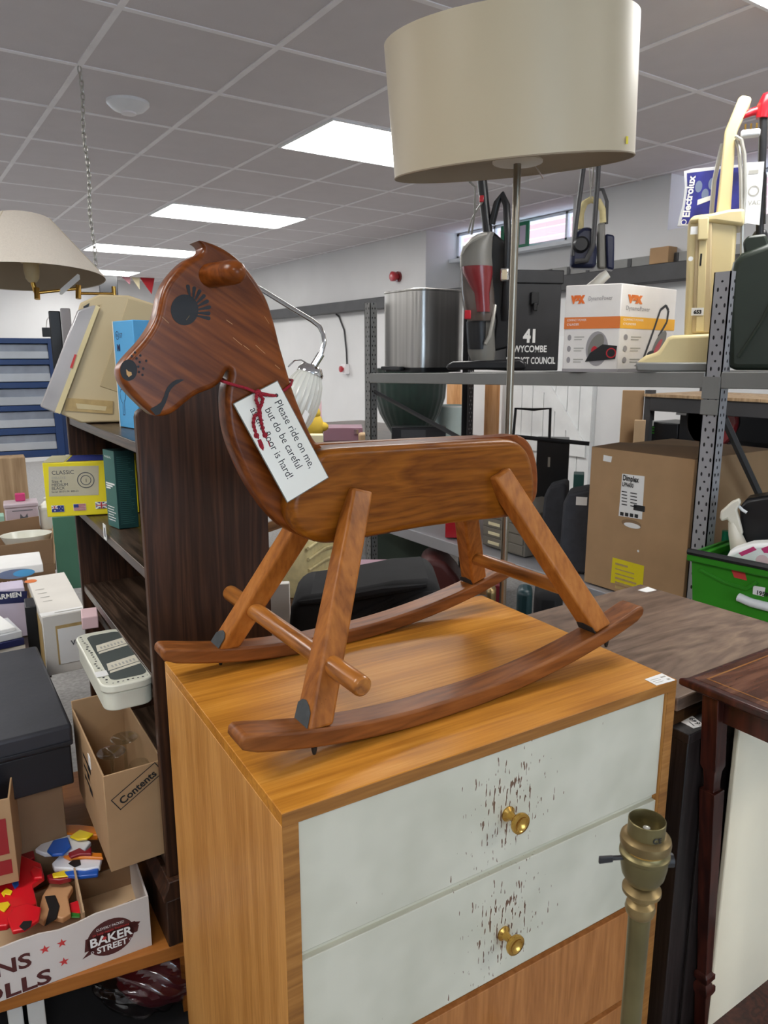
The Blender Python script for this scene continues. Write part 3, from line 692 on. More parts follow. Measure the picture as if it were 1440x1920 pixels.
for (u, v, l, a) in [(310, 600, 18, .75), (445, 640, 22, .7), (462, 652, 14, .65), (488, 655, 24, .72), (430, 604, 14, .6), (352, 596, 10, 2.2), (520, 688, 12, .7), (500, 600, 16, 1.0)]:
    d = (math.cos(a)*l/2, math.sin(a)*l/2); FP.poly(mb, fpx([(u-d[0], v-d[1]-.5), (u+d[0], v+d[1]-.3), (u+d[0], v+d[1]+.5), (u-d[0], v-d[1]+.5)]), 0)
part('scratches', mb, 'scratch', horse)
# the card tag tied round the neck
ctop, cbot = VN-.006, .141
c3 = [Vector(HO.p3(436, 757, ctop)), Vector(HO.p3(538, 943, cbot)), Vector(HO.p3(614, 900, cbot)), Vector(HO.p3(520, 714, ctop))]
ex = (c3[1]-c3[0]); wl = ex.length; exn = ex.normalized()
eyv = c3[3]-c3[0]; eyv = eyv-exn*eyv.dot(exn); wh = eyv.length; eyn = eyv.normalized(); nn = exn.cross(eyn)
tg = thing('card_tag', 'white laminated card reading please ride on me, tied round the horse neck', 'tag', HO)
A = c3[0]
mb = MB(); pts = [A, A+exn*wl, A+exn*wl+eyn*wh, A+eyn*wh]
mb.hexa(pts, [p+nn*.0016 for p in pts])
part('card', mb, 'tag_edge', tg)
tp = Pl(A+nn*.0016, exn, eyn, off=.0003)
mb = MB(); tp.rect(mb, .0012, .0012, wl-.0024, wh-.0024, 0); 
hx = c3[0]+(Vector(HO.p3(517, 742, ctop-.002))-c3[0]); 
ha, hb = (hx-A).dot(exn), (hx-A).dot(eyn)
for body, a, b, wd in (('Please ride on me,', ha+.007, hb-.0085, wl*.672), ('but do be careful', ha+.010, hb-.0085-wh*.24, wl*.60), ('as the floor is hard!', ha+.0, hb-.0085-wh*.50, wl*.70)):
    tp.text(mb, body, a, b, wh*.215, 1, width=wd)
tp.disc(mb, ha, hb, .0028, 1, k=1.2)
part('card_face', mb, ['tag_card', 'black_ink'], tg)
def h3(u, v, dy): return Vector(HO.p3(u, v, dy))
cord = part('cord', MB().tube([h3(541, 712, VF+.004), h3(548, 713, VN+.015), h3(545, 722, VN-.003), h3(534, 731, VN-.004), h3(510, 744, VN-.0035), h3(492, 740, VN-.013), h3(481, 736, VN-.014), h3(462, 728, VN-.006), h3(440, 722, VN-.004), h3(420, 716, VN-.004), h3(412, 713, VN+.01), h3(414, 708, VF+.004)], .0022, 8), 'red_cord', tg)
z0 = ctop-.006
part('cord', MB().tube([h3(517, 742, z0+.002), h3(505, 741, z0-.002), h3(492, 738, z0-.003), h3(482, 736, z0-.004)], .0025, 8), 'red_cord', tg)
def twist(pts, r=.0024):
    P = [h3(u, v, d) for u, v, d in pts]; out = MB()
    # resample, then two strands wound round each other
    Q = []
    for i in range(len(P)-1):
        for j in range(6): Q.append(P[i].lerp(P[i+1], j/6))
    Q.append(P[-1])
    for ph in (0, math.pi):
        S = []
        for i, p in enumerate(Q):
            d = (Q[min(i+1, len(Q)-1)]-Q[max(i-1, 0)]).normalized(); a = d.cross(Vector((0, 1, 0))).normalized(); b = d.cross(a)
            t = i*1.1+ph; S.append(p+(a*math.cos(t)+b*math.sin(t))*r*.55)
        out.tube(S, r*.72, 6)
    return out
part('cord', twist([(482, 736, z0-.004), (480, 750, z0-.004), (485, 762, z0-.004), (488, 775, z0-.004), (477, 780, z0-.005), (475, 795, z0-.006), (479, 812, z0-.006), (484, 822, z0-.006), (490, 840, z0-.007)]), 'red_cord', tg)
part('cord', twist([(484, 736, z0-.003), (493, 748, z0-.003), (490, 760, z0-.004), (485, 768, z0-.005), (488, 782, z0-.006), (491, 797, z0-.006), (495, 815, z0-.007), (501, 826, z0-.007), (507, 843, z0-.008)]), 'red_cord', tg)
for u, v, d in ((484, 736, -.004), (480, 817, -.007), (496, 816, -.008)):
    c = h3(u, v, z0+d+.002); part('knot', MB().lathe([(.001, -.005), (.0042, -.003), (.005, 0), (.0042, .003), (.001, .005)], c=c, n=12), 'red_cord', tg)
for u, v in ((489, 836), (505, 838)):
    a = h3(u-4, v-12, z0-.007); b = h3(u+3, v+9, z0-.008); part('tassel', MB().tube([a, a.lerp(b, .5), b], [.0036, .0048, .0042], 9), 'red_cord', tg)

# ================================================================== FLOOR LAMP WITH THE DRUM SHADE
B = atd(959, 316, 1.66); PP = atd(958, 668, 1.70)
fr = Fr((PP.x, PP.y, FLOOR), 0)
lamp = thing('floor_lamp', 'tall floor lamp with large champagne satin drum shade behind the horse', 'lamp', fr)
nv = Vector((-.147, -.071, 1)).normalized(); bc = Vector(fr.L(B)); rb, rt, sh = .2645, .2675, .2625
part('shade', MB().lathe([(rb-.0015, .0), (rt-.0015, sh), (rt, sh), (rb, 0), (rb-.0015, 0)], c=bc, ax=nv, n=96, cap=False), 'satin_shade', lamp)
part('shade_lining', MB().lathe([(rb-.002, .001), (rt-.002, sh-.001)], c=bc, ax=nv, n=96, cap=False), 'shade_lining', lamp)
part('shade_rim', MB().tube([bc+(nv.orthogonal().normalized()*math.cos(t)+nv.cross(nv.orthogonal().normalized())*math.sin(t))*(rb-.001) for t in [2*math.pi*i/96 for i in range(96)]], .0022, 6, closed=True), 'shade_lining', lamp)
part('pole', MB().lathe([(.0085, .02), (.0085, bc.z+.06)], c=(0, 0, 0), n=20), 'steel_pole', lamp)
part('lamp_fitter', MB().lathe([(.03, 0), (.055, .003), (.055, .006), (.02, .008), (.02, .06), (.016, .07)], c=(0, 0, bc.z-.002), n=28), 'satin_shade', lamp)
sp = MB()
for k in range(3):
    t = k*2*math.pi/3+.5; sp.tube([(.015*math.cos(t), .015*math.sin(t), bc.z+.05), bc+Vector((math.cos(t)*rb*.98, math.sin(t)*rb*.98, .03))], .0018, 6)
part('spider_frame', sp, 'steel_pole', lamp)
part('base', MB().lathe([(.14, 0), (.14, .012), (.13, .02), (.02, .024), (.012, .05)], n=40), 'steel_pole', lamp)
a = Vector(fr.L(atd(1174, 263, 1.47))); 
# small yellow sticker on the shade skirt
d = (Vector(fr.L(atd(1174, 263, 1.6)))-bc); hz = d.dot(nv); rad = (d-nv*hz)
best = None
for i in range(400):
    X = atd(1174, 263, 1.2+i*.0015); X = fr.L(X)-bc; h_ = X.dot(nv); r_ = (X-nv*h_).length
    if r_ <= rb+.0025 and best is None: best = X
if best is not None:
    h_ = best.dot(nv); rd = (best-nv*h_).normalized(); c = bc+nv*h_+rd*(rb+.0035); tx = nv.cross(rd)
    mb = MB(); q = [c-tx*.005-nv*.007, c+tx*.005-nv*.007, c+tx*.005+nv*.007, c-tx*.005+nv*.007]
    mb.hexa(q, [p+rd*.001 for p in q]); part('price_sticker', mb, 'label_yellow', lamp)

# ================================================================== BRASS LAMP STANDARD IN FRONT
bt = atd(1213, 1545, .62); fr = Fr((bt.x, bt.y, FLOOR), -.6)
brl = thing('brass_lamp_stand', 'tarnished brass lamp stand with bare bulb holder in the front right', 'lamp', fr)
HZ = bt.z-FLOOR; k = .62/1377.3
def zl(v): return HZ-(v-1545)*k*1.02
prof = [(36, 1920+600), (36, 1740)]
part('stem', MB().lathe([(.0125, .03), (.0088, zl(1920)), (.0094, zl(1735)), (.0094, zl(1730))], n=32), 'patina_brass', brl)
part('stem_collar', MB().lathe([(.0094, zl(1738)), (.0116, zl(1732)), (.0128, zl(1722)), (.0118, zl(1712)), (.008, zl(1706)), (.008, zl(1700)), (.0125, zl(1694)), (.0162, zl(1686)), (.0162, zl(1679)), (.012, zl(1672)), (.008, zl(1668))], n=40), 'old_brass', brl)
part('bulb_holder', MB().lathe([(.009, zl(1670)), (.014, zl(1662)), (.0175, zl(1648)), (.0192, zl(1628)), (.0194, zl(1610)), (.0208, zl(1607)), (.0208, zl(1601)), (.0192, zl(1598)), (.0178, zl(1592)), (.0178, zl(1584))], n=40), 'patina_brass', brl)
part('shade_ring', MB().lathe([(.0181, zl(1601)), (.0181, zl(1590))], n=40), 'brass', brl)
part('shade_ring', MB().lathe([(.0178, zl(1590)), (.0206, zl(1587)), (.0211, zl(1579)), (.0204, zl(1571)), (.0180, zl(1567)), (.0155, zl(1564))], n=40), 'old_brass', brl)
part('skirt', MB().lathe([(.0153, zl(1584)), (.0153, zl(1536)), (.0148, zl(1535)), (.0142, zl(1538)), (.0142, zl(1562)), (.003, zl(1562))], n=40, cap=False), 'patina_brass', brl)
part('contact_pin', MB().lathe([(.003, zl(1562)), (.003, zl(1552)), (.001, zl(1550))], n=10), 'silver_plastic', brl)
part('switch_key', MB().tube([(-.0, 0, zl(1612)), (-.031, -.004, zl(1610))], .0022, 8).xz([(-.040, zl(1606)), (-.028, zl(1604)), (-.028, zl(1616)), (-.040, zl(1620))], -.006, -.003), 'black_paint', brl, bevel=.001)
part('switch_key', MB().tube([(0, 0, zl(1628)), (.023, .006, zl(1630))], .003, 8).lathe([(.006, -.003), (.006, .003)], c=(.024, .006, zl(1630)), ax=(1, 0, 0), n=14), 'black_paint', brl)
part('base', MB().lathe([(.11, 0), (.11, .01), (.06, .03), (.02, .045)], n=40), 'old_brass', brl)
pc = Pl((0, 0, 0), (1, 0, 0), (0, 0, 1))
mb = MB()
for i, chh in enumerate('CE'): 
    t = -1.45+i*.32; O = Vector((.0153*math.cos(t), .0153*math.sin(t), zl(1562))); Pl(O, (-math.sin(t), math.cos(t), 0), (0, 0, 1), off=.0004).text(mb, chh, -.002, 0, .0065, 0, bold=.0002)
part('maker_mark', mb, 'black_ink', brl)

# ================================================================== TABLES AND CABINET ON THE RIGHT
tz = .75
P00 = onz(1267, 1315, tz); fr = Fr((1.05, .775, FLOOR), -.005); th = tz-FLOOR
tbl = thing('brown_table', 'large worn brown walnut table top behind the chest', 'table', Fr((1.21, .775, FLOOR), 0))
part('table_top', MB().box(0, .56, 0, .51, th-.028, th), 'walnut_table', tbl, bevel=.003)
for x in (.03, .50):
    for y in (.03, .45): part('leg', MB().box(x, x+.045, y, y+.045, 0, th-.028), 'chair_wood', tbl, bevel=.002)
part('apron', MB().box(.04, .53, .05, .07, th-.10, th-.028), 'chair_wood', tbl)
fr = Fr((1.21, .775, tz), 0)
a = onz(1215, 1107, tz); b = onz(1200, 1104, tz)
q = [onz(u, v, tz) for u, v in ((1196, 1107), (1212, 1111), (1231, 1107), (1215, 1101))]
mb = MB(); mb.hexa([p+Vector((0, 0, .0002)) for p in q], [p+Vector((0, 0, .0012)) for p in q])
part('price_label', mb, 'label_white', tbl, fr=Fr((1.21, .775, FLOOR), 0))
# near-black cabinet
cz = .70; cb = Fr((1.15, .735, FLOOR), 0); hh = cz-FLOOR
cab = thing('black_cabinet', 'tall near black wooden cabinet squeezed between chest and inlaid table', 'cabinet', Fr((1.187, .730, FLOOR), 0))
part('cabinet_body', MB().box(0.003, .45, .003, .040, 0, hh-.02), 'ebony', cab, bevel=.002)
part('cabinet_top', MB().box(0, .455, 0, .043, hh-.0195, hh), 'ebony', cab, bevel=.002)
part('door', MB().box(.06, .22, -.003, .0025, .03, hh-.05), 'ebony', cab, bevel=.001)
q = [onz(u, v, cz) for u, v in ((1277, 1354), (1300, 1366), (1321, 1361), (1298, 1343))]
mb = MB(); F = Fr((1.187, .730, FLOOR), 0)
mb.hexa([p+Vector((0, 0, .0002)) for p in q], [p+Vector((0, 0, .001)) for p in q])
lq = [F.L(p) for p in q]
lp = Pl((lq[1].x, lq[1].y, hh+.001), (lq[2]-lq[1]), (lq[0]-lq[1]), off=.0003)
Wd, Ht = (lq[2]-lq[1]).length, (lq[0]-lq[1]).length
mb2 = MB()
lp2 = Pl((lq[2].x, lq[2].y, hh+.001), (lq[3]-lq[2]), (lq[1]-lq[2]), off=.0003)
part('price_label', mb, 'label_white', cab, fr=F)
lp2.text(mb2, '649', Ht*.25, Wd*.1, Wd*.62, 0, bold=.0004); lp2.rect(mb2, Ht*.2, Wd*.72, Ht*.6, Wd*.08, 0)
part('label_print', mb2, 'black_ink', cab)
# inlaid side table
iz = .80; IO = onz(1280, 1272, iz); F = Fr((IO.x, IO.y, FLOOR), -.02); h = iz-FLOOR
it = thing('inlaid_side_table', 'small mahogany side table with inlaid banded top and turned splayed legs', 'table', F)
part('table_top', MB().xy([(0, .01), (.012, 0), (.42, 0), (.42, -.30), (.012, -.30), (0, -.288)][::-1], h-.017, h), 'mahogany', it, bevel=.005, seg=3)
part('top_panel', MB().box(.018, .41, -.29, -.012, h, h+.0006), 'mahogany_top', it)
mb = MB()
mb.box(.035, .40, -.030, -.0265, h+.0005, h+.0012).box(.035, .0385, -.28, -.03, h+.0005, h+.0012).box(.035, .40, -.28, -.2765, h+.0005, h+.0012)
part('inlay_band', mb, 'inlay', it)
part('apron', MB().box(.055, .40, -.045, -.03, h-.075, h-.017).box(.04, .055, -.27, -.05, h-.075, h-.017), 'mahogany', it)
def sleg(x, y, dx, dy):
    L_ = h-.017
    mb = MB(); w_ = [(.0, .0165), (.12, .0165), (.135, .0165), (.145, .0125), (.165, .011), (.18, .011), (.181, .0165), (.188, .0165), (.45, .0125), (.56, .0105), (.565, .0155), (.575, .0155), (.583, .011), (.592, .0165), (.602, .0165), (.612, .013), (.70, .0125), (.76, .011)]
    rings = []
    for s_, r_ in w_:
        z = L_-s_*L_/.78; t = s_/.78; cx, cy = x+dx*t, y+dy*t; rings.append([(cx-r_, cy-r_, z), (cx+r_, cy-r_, z), (cx+r_, cy+r_, z), (cx-r_, cy+r_, z)])
    vs = [p for r_ in rings for p in r_]; fs = [(i*4+j, i*4+(j+1) % 4, (i+1)*4+(j+1) % 4, (i+1)*4+j) for i in range(len(rings)-1) for j in range(4)]
    fs += [(0, 1, 2, 3), tuple(range(len(vs)-4, len(vs)))]
    return mb.add(vs, fs)
part('leg', sleg(.035, -.255, .03, .03), 'mahogany', it, bevel=.001)
part('leg', sleg(.034, -.048, .085, -.0), 'mahogany', it, bevel=.001)
part('leg', sleg(.39, -.05, .02, .0), 'mahogany', it, bevel=.001)
part('leg', sleg(.39, -.255, .02, -.0), 'mahogany', it, bevel=.001)
part('shelf', MB().box(.02, .40, -.26, -.04, .10, .115), 'mahogany', it, bevel=.003)
# cream board leaning upright behind the legs
F = Fr((IO.x+.105, IO.y-.052, FLOOR), -.02)
solo('cream_board', 'large cream painted board standing upright behind the legs of the inlaid table', 'board', MB().box(0, .26, -.012, 0, 0, h-.08), 'cream_panel', F, bevel=.003)

# ================================================================== THE GREY SHELVING RACK
RX = 2.27
def zs(y): return 1.35-.0195*(y-1.43)
def shp(u, v, x): # on the sloping top shelf plane at given x
    P = onx(u, v, x); return Vector((x, P.y, zs(P.y)))
RY0, RY1, RD = 1.43, 3.50, .76
rack = thing('shelving_rack', 'grey steel shelving rack with perforated posts and one high shelf', 'rack', Fr((RX, RY0, FLOOR), 0))
RF = Fr((RX, RY0, FLOOR), 0)
def post(x, y, z1, sx, m='rack_light', hole=True):
    mb = MB(); w_, t = .058, .004; z1 -= FLOOR
    x0, x1 = (x, x+sx*.045); a, b = min(x0, x1), max(x0, x1)
    mb.box(min(x, x+sx*t), max(x, x+sx*t), y, y+w_, 0, z1).box(a, b, y, y+t, 0, z1)
    mb.box(a, b, y+w_-t, y+w_, 0, z1)
    if hole:
        n = int(z1/.05)
        for i in range(n):
            z = .03+i*.05
            for yy, dz, w2, h2 in ((.012, 0, .006, .013), (.04, .0, .006, .013), (.027, .025, .007, .007)):
                c = Pl((min(x, x+sx*t), y+yy, z+dz), (0, -1, 0), (0, 0, 1), off=.0006)
                c.disc(mb, 0, 0, w2/1.6, 1, ry=h2/1.8, n=10)
            for xx, dz in ((.014, 0), (.032, .0), (.023, .025)):
                c = Pl((a+xx, y, z+dz), (1, 0, 0), (0, 0, 1), off=.0006); c.disc(mb, 0, 0, .0035, 1, ry=.006, n=10)
    return mb
Z1 = 1.69
part('post', post(0, -.03, 1.665, 1), ['rack_light', 'hole_black'], rack)
part('post', post(0, RY1-RY0, Z1, 1), ['rack_grey', 'hole_black'], rack)
part('post', post(RD, RY1-RY0, Z1, -1), ['rack_dark', 'rack_light'], rack)
part('post', post(RD, -.03, 1.6, -1), ['rack_grey', 'hole_black'], rack)
def beam(y0, y1, zt0, zt1, x0, x1, hh=.053):
    mb = MB(); a, b = zt0-FLOOR, zt1-FLOOR
    mb.hexa([(x0, y0, a-hh), (x1, y0, a-hh), (x1, y0, a), (x0, y0, a)], [(x0, y1, b-hh), (x1, y1, b-hh), (x1, y1, b), (x0, y1, b)])
    return mb
LY = RY1-RY0
part('beam', beam(.028, LY, zs(RY0), zs(RY1), -.004, .03), 'rack_grey', rack, bevel=.003)
part('beam', beam(.028, LY, zs(RY0), zs(RY1), RD-.03, RD), 'rack_grey', rack, bevel=.003)
part('beam', beam(-1.3, -.03, zs(.2), zs(RY0), -.004, .03), 'rack_grey', rack, bevel=.003)
for y in (.0, LY+.01): part('cross_beam', MB().box(.03, RD-.03, y, y+.03, zs(RY0+y)-FLOOR-.05, zs(RY0+y)-FLOOR-.005), 'rack_dark', rack)
part('shelf_deck', beam(.0, LY, zs(RY0)-.006, zs(RY1)-.006, .03, RD-.03, .02), 'rack_dark', rack)
part('shelf_deck', beam(-1.3, -.0, zs(.2)-.006, zs(RY0)-.006, .03, RD-.03, .02), 'rack_dark', rack)
LZ = .49
part('beam', beam(.028, LY, LZ, LZ, -.004, .03, .06), 'rack_light', rack, bevel=.003)
part('beam', beam(.028, LY, LZ, LZ, RD-.03, RD, .06), 'rack_grey', rack, bevel=.003)
part('shelf_deck', beam(.0, LY, LZ-.006, LZ-.006, .03, RD-.03, .02), 'rack_light', rack)
part('brace', MB().tube([RF.L(onx(700, 733, RX+.03)), RF.L(Vector((RX+.1, 2.75, .98)))], .012, 6), 'rack_dark', rack)
part('brace', MB().tube([(.05, -.02, 1.20-FLOOR), (.5, -.02, .72-FLOOR)], .014, 6), 'rack_dark', rack)
part('joint_plate', MB().box(-.007, -.0045, -.032, .032, 1.262-FLOOR, 1.335-FLOOR).box(-.007, -.0045, -.032, .032, 1.21-FLOOR, 1.26-FLOOR), 'rack_grey', rack, bevel=.001)

# ---- stainless step bin
A = onx(712, 690, RX+.06); zb0 = zs(A.y-.36)+.002
F = Fr((RX+.06, A.y-.36, zb0), 0); k = .001
bn = thing('step_bin', 'brushed stainless steel rectangular pedal bin on the top shelf', 'bin', F)
P = rrect(.33, .36, .07, 8, .165, .18)
part('bin_body', MB().xy(P, .025, .415), 'bin_steel', bn)
part('base_ring', MB().xy(rrect(.325, .355, .068, 8, .165, .18), 0, .0245), 'black_plastic', bn)
part('lid', MB().xy(rrect(.334, .364, .072, 8, .165, .18), .4155, .428), 'bin_steel', bn, bevel=.004)
part('pedal', MB().box(-.035, .0, .12, .30, .008, .03), 'black_plastic', bn, bevel=.006)
# ---- upright vacuum with red dust cylinder
def up(u, v, x):
    P = onx(u, v, x); return Fr((P.x, P.y, zs(P.y)))
F = up(915, 690, RX+.14)
vc = thing('upright_vacuum', 'black and silver upright vacuum cleaner with a see-through dark red dust cylinder', 'vacuum cleaner', F)
def S(F, L, dy=0.): return [F(u, v, dy) for u, v in L]
def CL(F, L, dy=0.): return [(x, max(z, 0.)) for x, z in S(F, L, dy)]
part('floor_head', MB().xz(CL(F, [(838, 693), (838, 684), (850, 678), (915, 676), (975, 672), (985, 680), (985, 693)]), -.06, .14), 'black_plastic', vc, bevel=.012)
def vlathe(F, L, u0s, y=.04, sy=.8, n=24):
    """stack of round sections: (u centre, v, half width px)"""
    mb = MB(); vs = []; 
    for uc, v, hw in L:
        x, z = F(uc, v, y); x2, _ = F(uc+hw, v, y); r = abs(x2-x)
        for j in range(n): t = 2*math.pi*j/n; vs.append((x+r*math.cos(t), y+r*sy*math.sin(t), z))
    m = len(L)
    fs = [(i*n+j, i*n+(j+1) % n, (i+1)*n+(j+1) % n, (i+1)*n+j) for i in range(m-1) for j in range(n)]+[tuple(range(n)), tuple(range((m-1)*n, m*n))]
    return mb.add(vs, fs)
part('lower_housing', vlathe(F, [(905, 676, 22), (903, 660, 26), (902, 640, 26), (901, 600, 25)], 0), 'grey_plastic', vc)
part('motor_grille', vlathe(F, [(899, 655, 22), (898, 630, 23), (897, 603, 23)], 0, y=.03), 'black_plastic', vc)
part('dust_cylinder', vlathe(F, [(902, 602, 25), (900, 590, 29), (896, 550, 31), (893, 500, 30)], 0, y=.02), 'smoke_plastic', vc)
part('filter_cone', vlathe(F, [(905, 585, 14), (902, 550, 16), (896, 512, 28), (895, 500, 29)], 0, y=-.02), 'bin_red', vc)
part('upper_housing', vlathe(F, [(893, 500, 31), (892, 480, 30), (896, 460, 27), (904, 445, 20), (915, 436, 12)], 0, y=.02), 'grey_plastic', vc)
part('carry_handle', MB().tube([F.p3(868, 478, 0), F.p3(872, 464, -.01), F.p3(884, 451, -.02), F.p3(898, 443, -.02), F.p3(912, 440, 0)], .012, 8), 'silver_plastic', vc)
part('side_trim', MB().tube([F.p3(928, 572, .0), F.p3(924, 600, -.02), F.p3(918, 630, -.03), F.p3(910, 645, -.03)], .009, 8), 'silver_plastic', vc)
part('spine', MB().xz(S(F, [(922, 660), (960, 650), (965, 560), (960, 480), (948, 450), (925, 430), (908, 440), (915, 520), (930, 600)]), .05, .12), 'black_plastic', vc, bevel=.01)
part('handle', MB().tube([F.p3(917, 455, .06), F.p3(908, 380, .06), F.p3(903, 330, .06), F.p3(899, 270, .06)], .023, 10), 'black_plastic', vc)
part('hose', MB().tube([F.p3(945, 600, .06), F.p3(950, 520, .0), F.p3(952, 440, .0), F.p3(950, 385, .0), F.p3(942, 366, .02), F.p3(932, 380, .03), F.p3(922, 420, .05)], .017, 10), 'black_plastic', vc)
part('power_cable', MB().tube([F.p3(878, 437, .02), F.p3(884, 412, .0), F.p3(895, 392, .0), F.p3(905, 378, .03)], .004, 6).tube([F.p3(884, 440, .02), F.p3(890, 400, .0), F.p3(891, 350, .0), F.p3(880, 340, .0)], .005, 6), 'grey_plastic', vc)
part('release_button', MB().box(-.01, .01, -.01, .01, -.014, .014), 'red_plastic', vc, bevel=.003).location = Vector(F.p3(903, 373, .03))
part('release_button', MB().box(-.02, .01, -.01, .01, -.02, .02), 'red_plastic', vc, bevel=.004).location = Vector(F.p3(879, 590, -.06))
part('small_clip', MB().box(-.02, .02, -.01, .01, -.03, .03), 'chrome', vc, bevel=.008).location = Vector(F.p3(946, 515, -.02))
# ---- black deed box
a = onx(966, 692, RX+.08); b = Vector((RX+.08, a.y, zs(a.y)))
F = Fr((onx(948, 693, RX+.32).x, onx(948, 693, RX+.32).y, zs(2.5)+.001), -.45)
wx = F(1046, 697)[0]; zt = F(1000, 518)[1]
dbx = thing('deed_box', 'black painted metal deed box lettered 41 Wycombe District Council', 'box', F)
part('box_body', MB().box(0, wx, 0, .34, 0, zt-.0), 'black_paint', dbx, bevel=.006)
part('lid', MB().box(-.008, wx+.008, -.008, .348, zt-.035, zt+.03), 'black_paint', dbx, bevel=.006)
mb = MB(); fp = Pl((0, 0, 0), (1, 0, 0), (0, 0, 1), off=.0012)
def at(u, v): return F(u, v)
x1, z1 = at(981, 641); fp.text(mb, '41', x1, z1, .085, 0, bold=.004, width=at(1004, 641)[0]-x1)
x1, z1 = at(962, 660); fp.text(mb, 'WYCOMBE', x1, z1, .045, 0, bold=.001, width=at(1025, 660)[0]-x1)
x1, z1 = at(948, 682); fp.text(mb, 'DISTRICT COUNCIL', x1, z1, .045, 0, bold=.001, width=at(1040, 682)[0]-x1)
part('lettering', mb, 'label_white', dbx)
cx_, cz_ = at(1001, 560)
part('lock_hasp', MB().box(cx_-.02, cx_+.02, -.02, 0, cz_-.03, cz_+.03).box(cx_-.01, cx_+.01, -.03, -.02, cz_-.06, cz_-.02), 'black_plastic', dbx, bevel=.004)
# ---- navy vacuum cleaner standing on the deed box
F2 = Fr(F.P+F.e1*(wx*.78)+F.e2*.24+Vector((0, 0, zt+.032)))
nvv = thing('navy_vacuum', 'navy blue upright vacuum cleaner with cream hose standing on the black box', 'vacuum cleaner', F2)
part('body', MB().xz(S(F2, [(1068, 505), (1070, 470), (1078, 440), (1092, 428), (1112, 430), (1118, 470), (1116, 505)]), -.06, .06), 'navy_plastic', nvv, bevel=.02)
part('side_tool', MB().xz(S(F2, [(1120, 505), (1119, 420), (1134, 418), (1136, 505)]), -.03, .04), 'grey_plastic', nvv, bevel=.012)
part('side_panel', MB().xz(S(F2, [(1136, 505), (1134, 440), (1151, 443), (1150, 508)]), -.04, .05), 'navy_plastic', nvv, bevel=.01)
part('hose', MB().tube([F2.p3(1088, 430), F2.p3(1089, 400), F2.p3(1096, 381), F2.p3(1108, 374), F2.p3(1122, 378), F2.p3(1130, 394), F2.p3(1131, 418)], .017, 12), 'cushion_cream', nvv)
part('handle_tube', MB().tube([F2.p3(1074, 480, -.05), F2.p3(1080, 420, -.05), F2.p3(1088, 360, -.05), F2.p3(1096, 300, -.05), F2.p3(1097, 260, -.05)], .012, 10), 'rack_dark', nvv)
part('handle_tube', MB().tube([F2.p3(1078, 490, -.08), F2.p3(1100, 488, -.08), F2.p3(1112, 460, -.08), F2.p3(1116, 400, -.08), F2.p3(1121, 330, -.08), F2.p3(1124, 260, -.08)], .013, 10), 'rack_dark', nvv)
part('cable', MB().tube([F2.p3(1108, 372, -.05), F2.p3(1106, 330, -.05), F2.p3(1103, 260, -.05)], .003, 6).tube([F2.p3(1110, 350, -.06), F2.p3(1114, 300, -.05), F2.p3(1115, 260, -.05)], .004, 6), 'silver_plastic', nvv)
part('crank_arm', MB().tube([F2.p3(1122, 356, .0), F2.p3(1130, 355, .0), F2.p3(1138, 378, .0), F2.p3(1137, 420, .0)], .009, 8), 'rack_dark', nvv)
part('wheel', MB().lathe([(.0, -.08), (.03, -.08), (.04, -.07), (.04, -.05)], c=(F2(1088, 462)[0], 0, F2(1088, 462)[1]), ax=(0, 1, 0), n=24, cap=False), 'black_plastic', nvv)
# ---- white carton with vacuum pictures, corner towards us
Q = shp(1157, 690, RX+.05)
F = Fr(Q, -.02-.0)
# left face runs back-left, right face runs right
e = Fr(Q, -1.02); # frame whose -x direction is the left face
lx_ = None
def hit(u, v, yaw, P):  # distance along a horizontal direction from P at pixel column u
    f_ = Fr(P, yaw); return f_(u, v)[0]
yawL = math.radians(-62); yawR = math.radians(8)
wl_ = -hit(1054, 689, yawL, Q); wr_ = hit(1284, 688, yawR, Q)
wl_, wr_ = min(wl_, .5), min(wr_, .42)
FL = Fr(Q, yawL); FR_ = Fr(Q, yawR)
hb_ = FL(1162, 531)[1]
cz_ = Q
va = thing('vacuum_carton', 'white carton printed with cylinder vacuum pictures and orange stripes', 'box', Fr(Q, yawR))
A_ = Vector((0, 0, 0)); Bv = Vector((wr_, 0, 0)); d_ = (FL.e1*-wl_); dl = Vector(((d_).dot(FR_.e1), d_.dot(FR_.e2), 0)); 
base = [A_, Bv, Bv+dl, dl]
part('carton_body', MB().hexa(base, [p+Vector((0, 0, hb_)) for p in base]), 'box_white', va, bevel=.003)
mb = MB()
pr = Pl((0, 0, 0), (1, 0, 0), (0, 0, 1), off=.001); pl_ = Pl(dl, -dl, (0, 0, 1), off=.001)
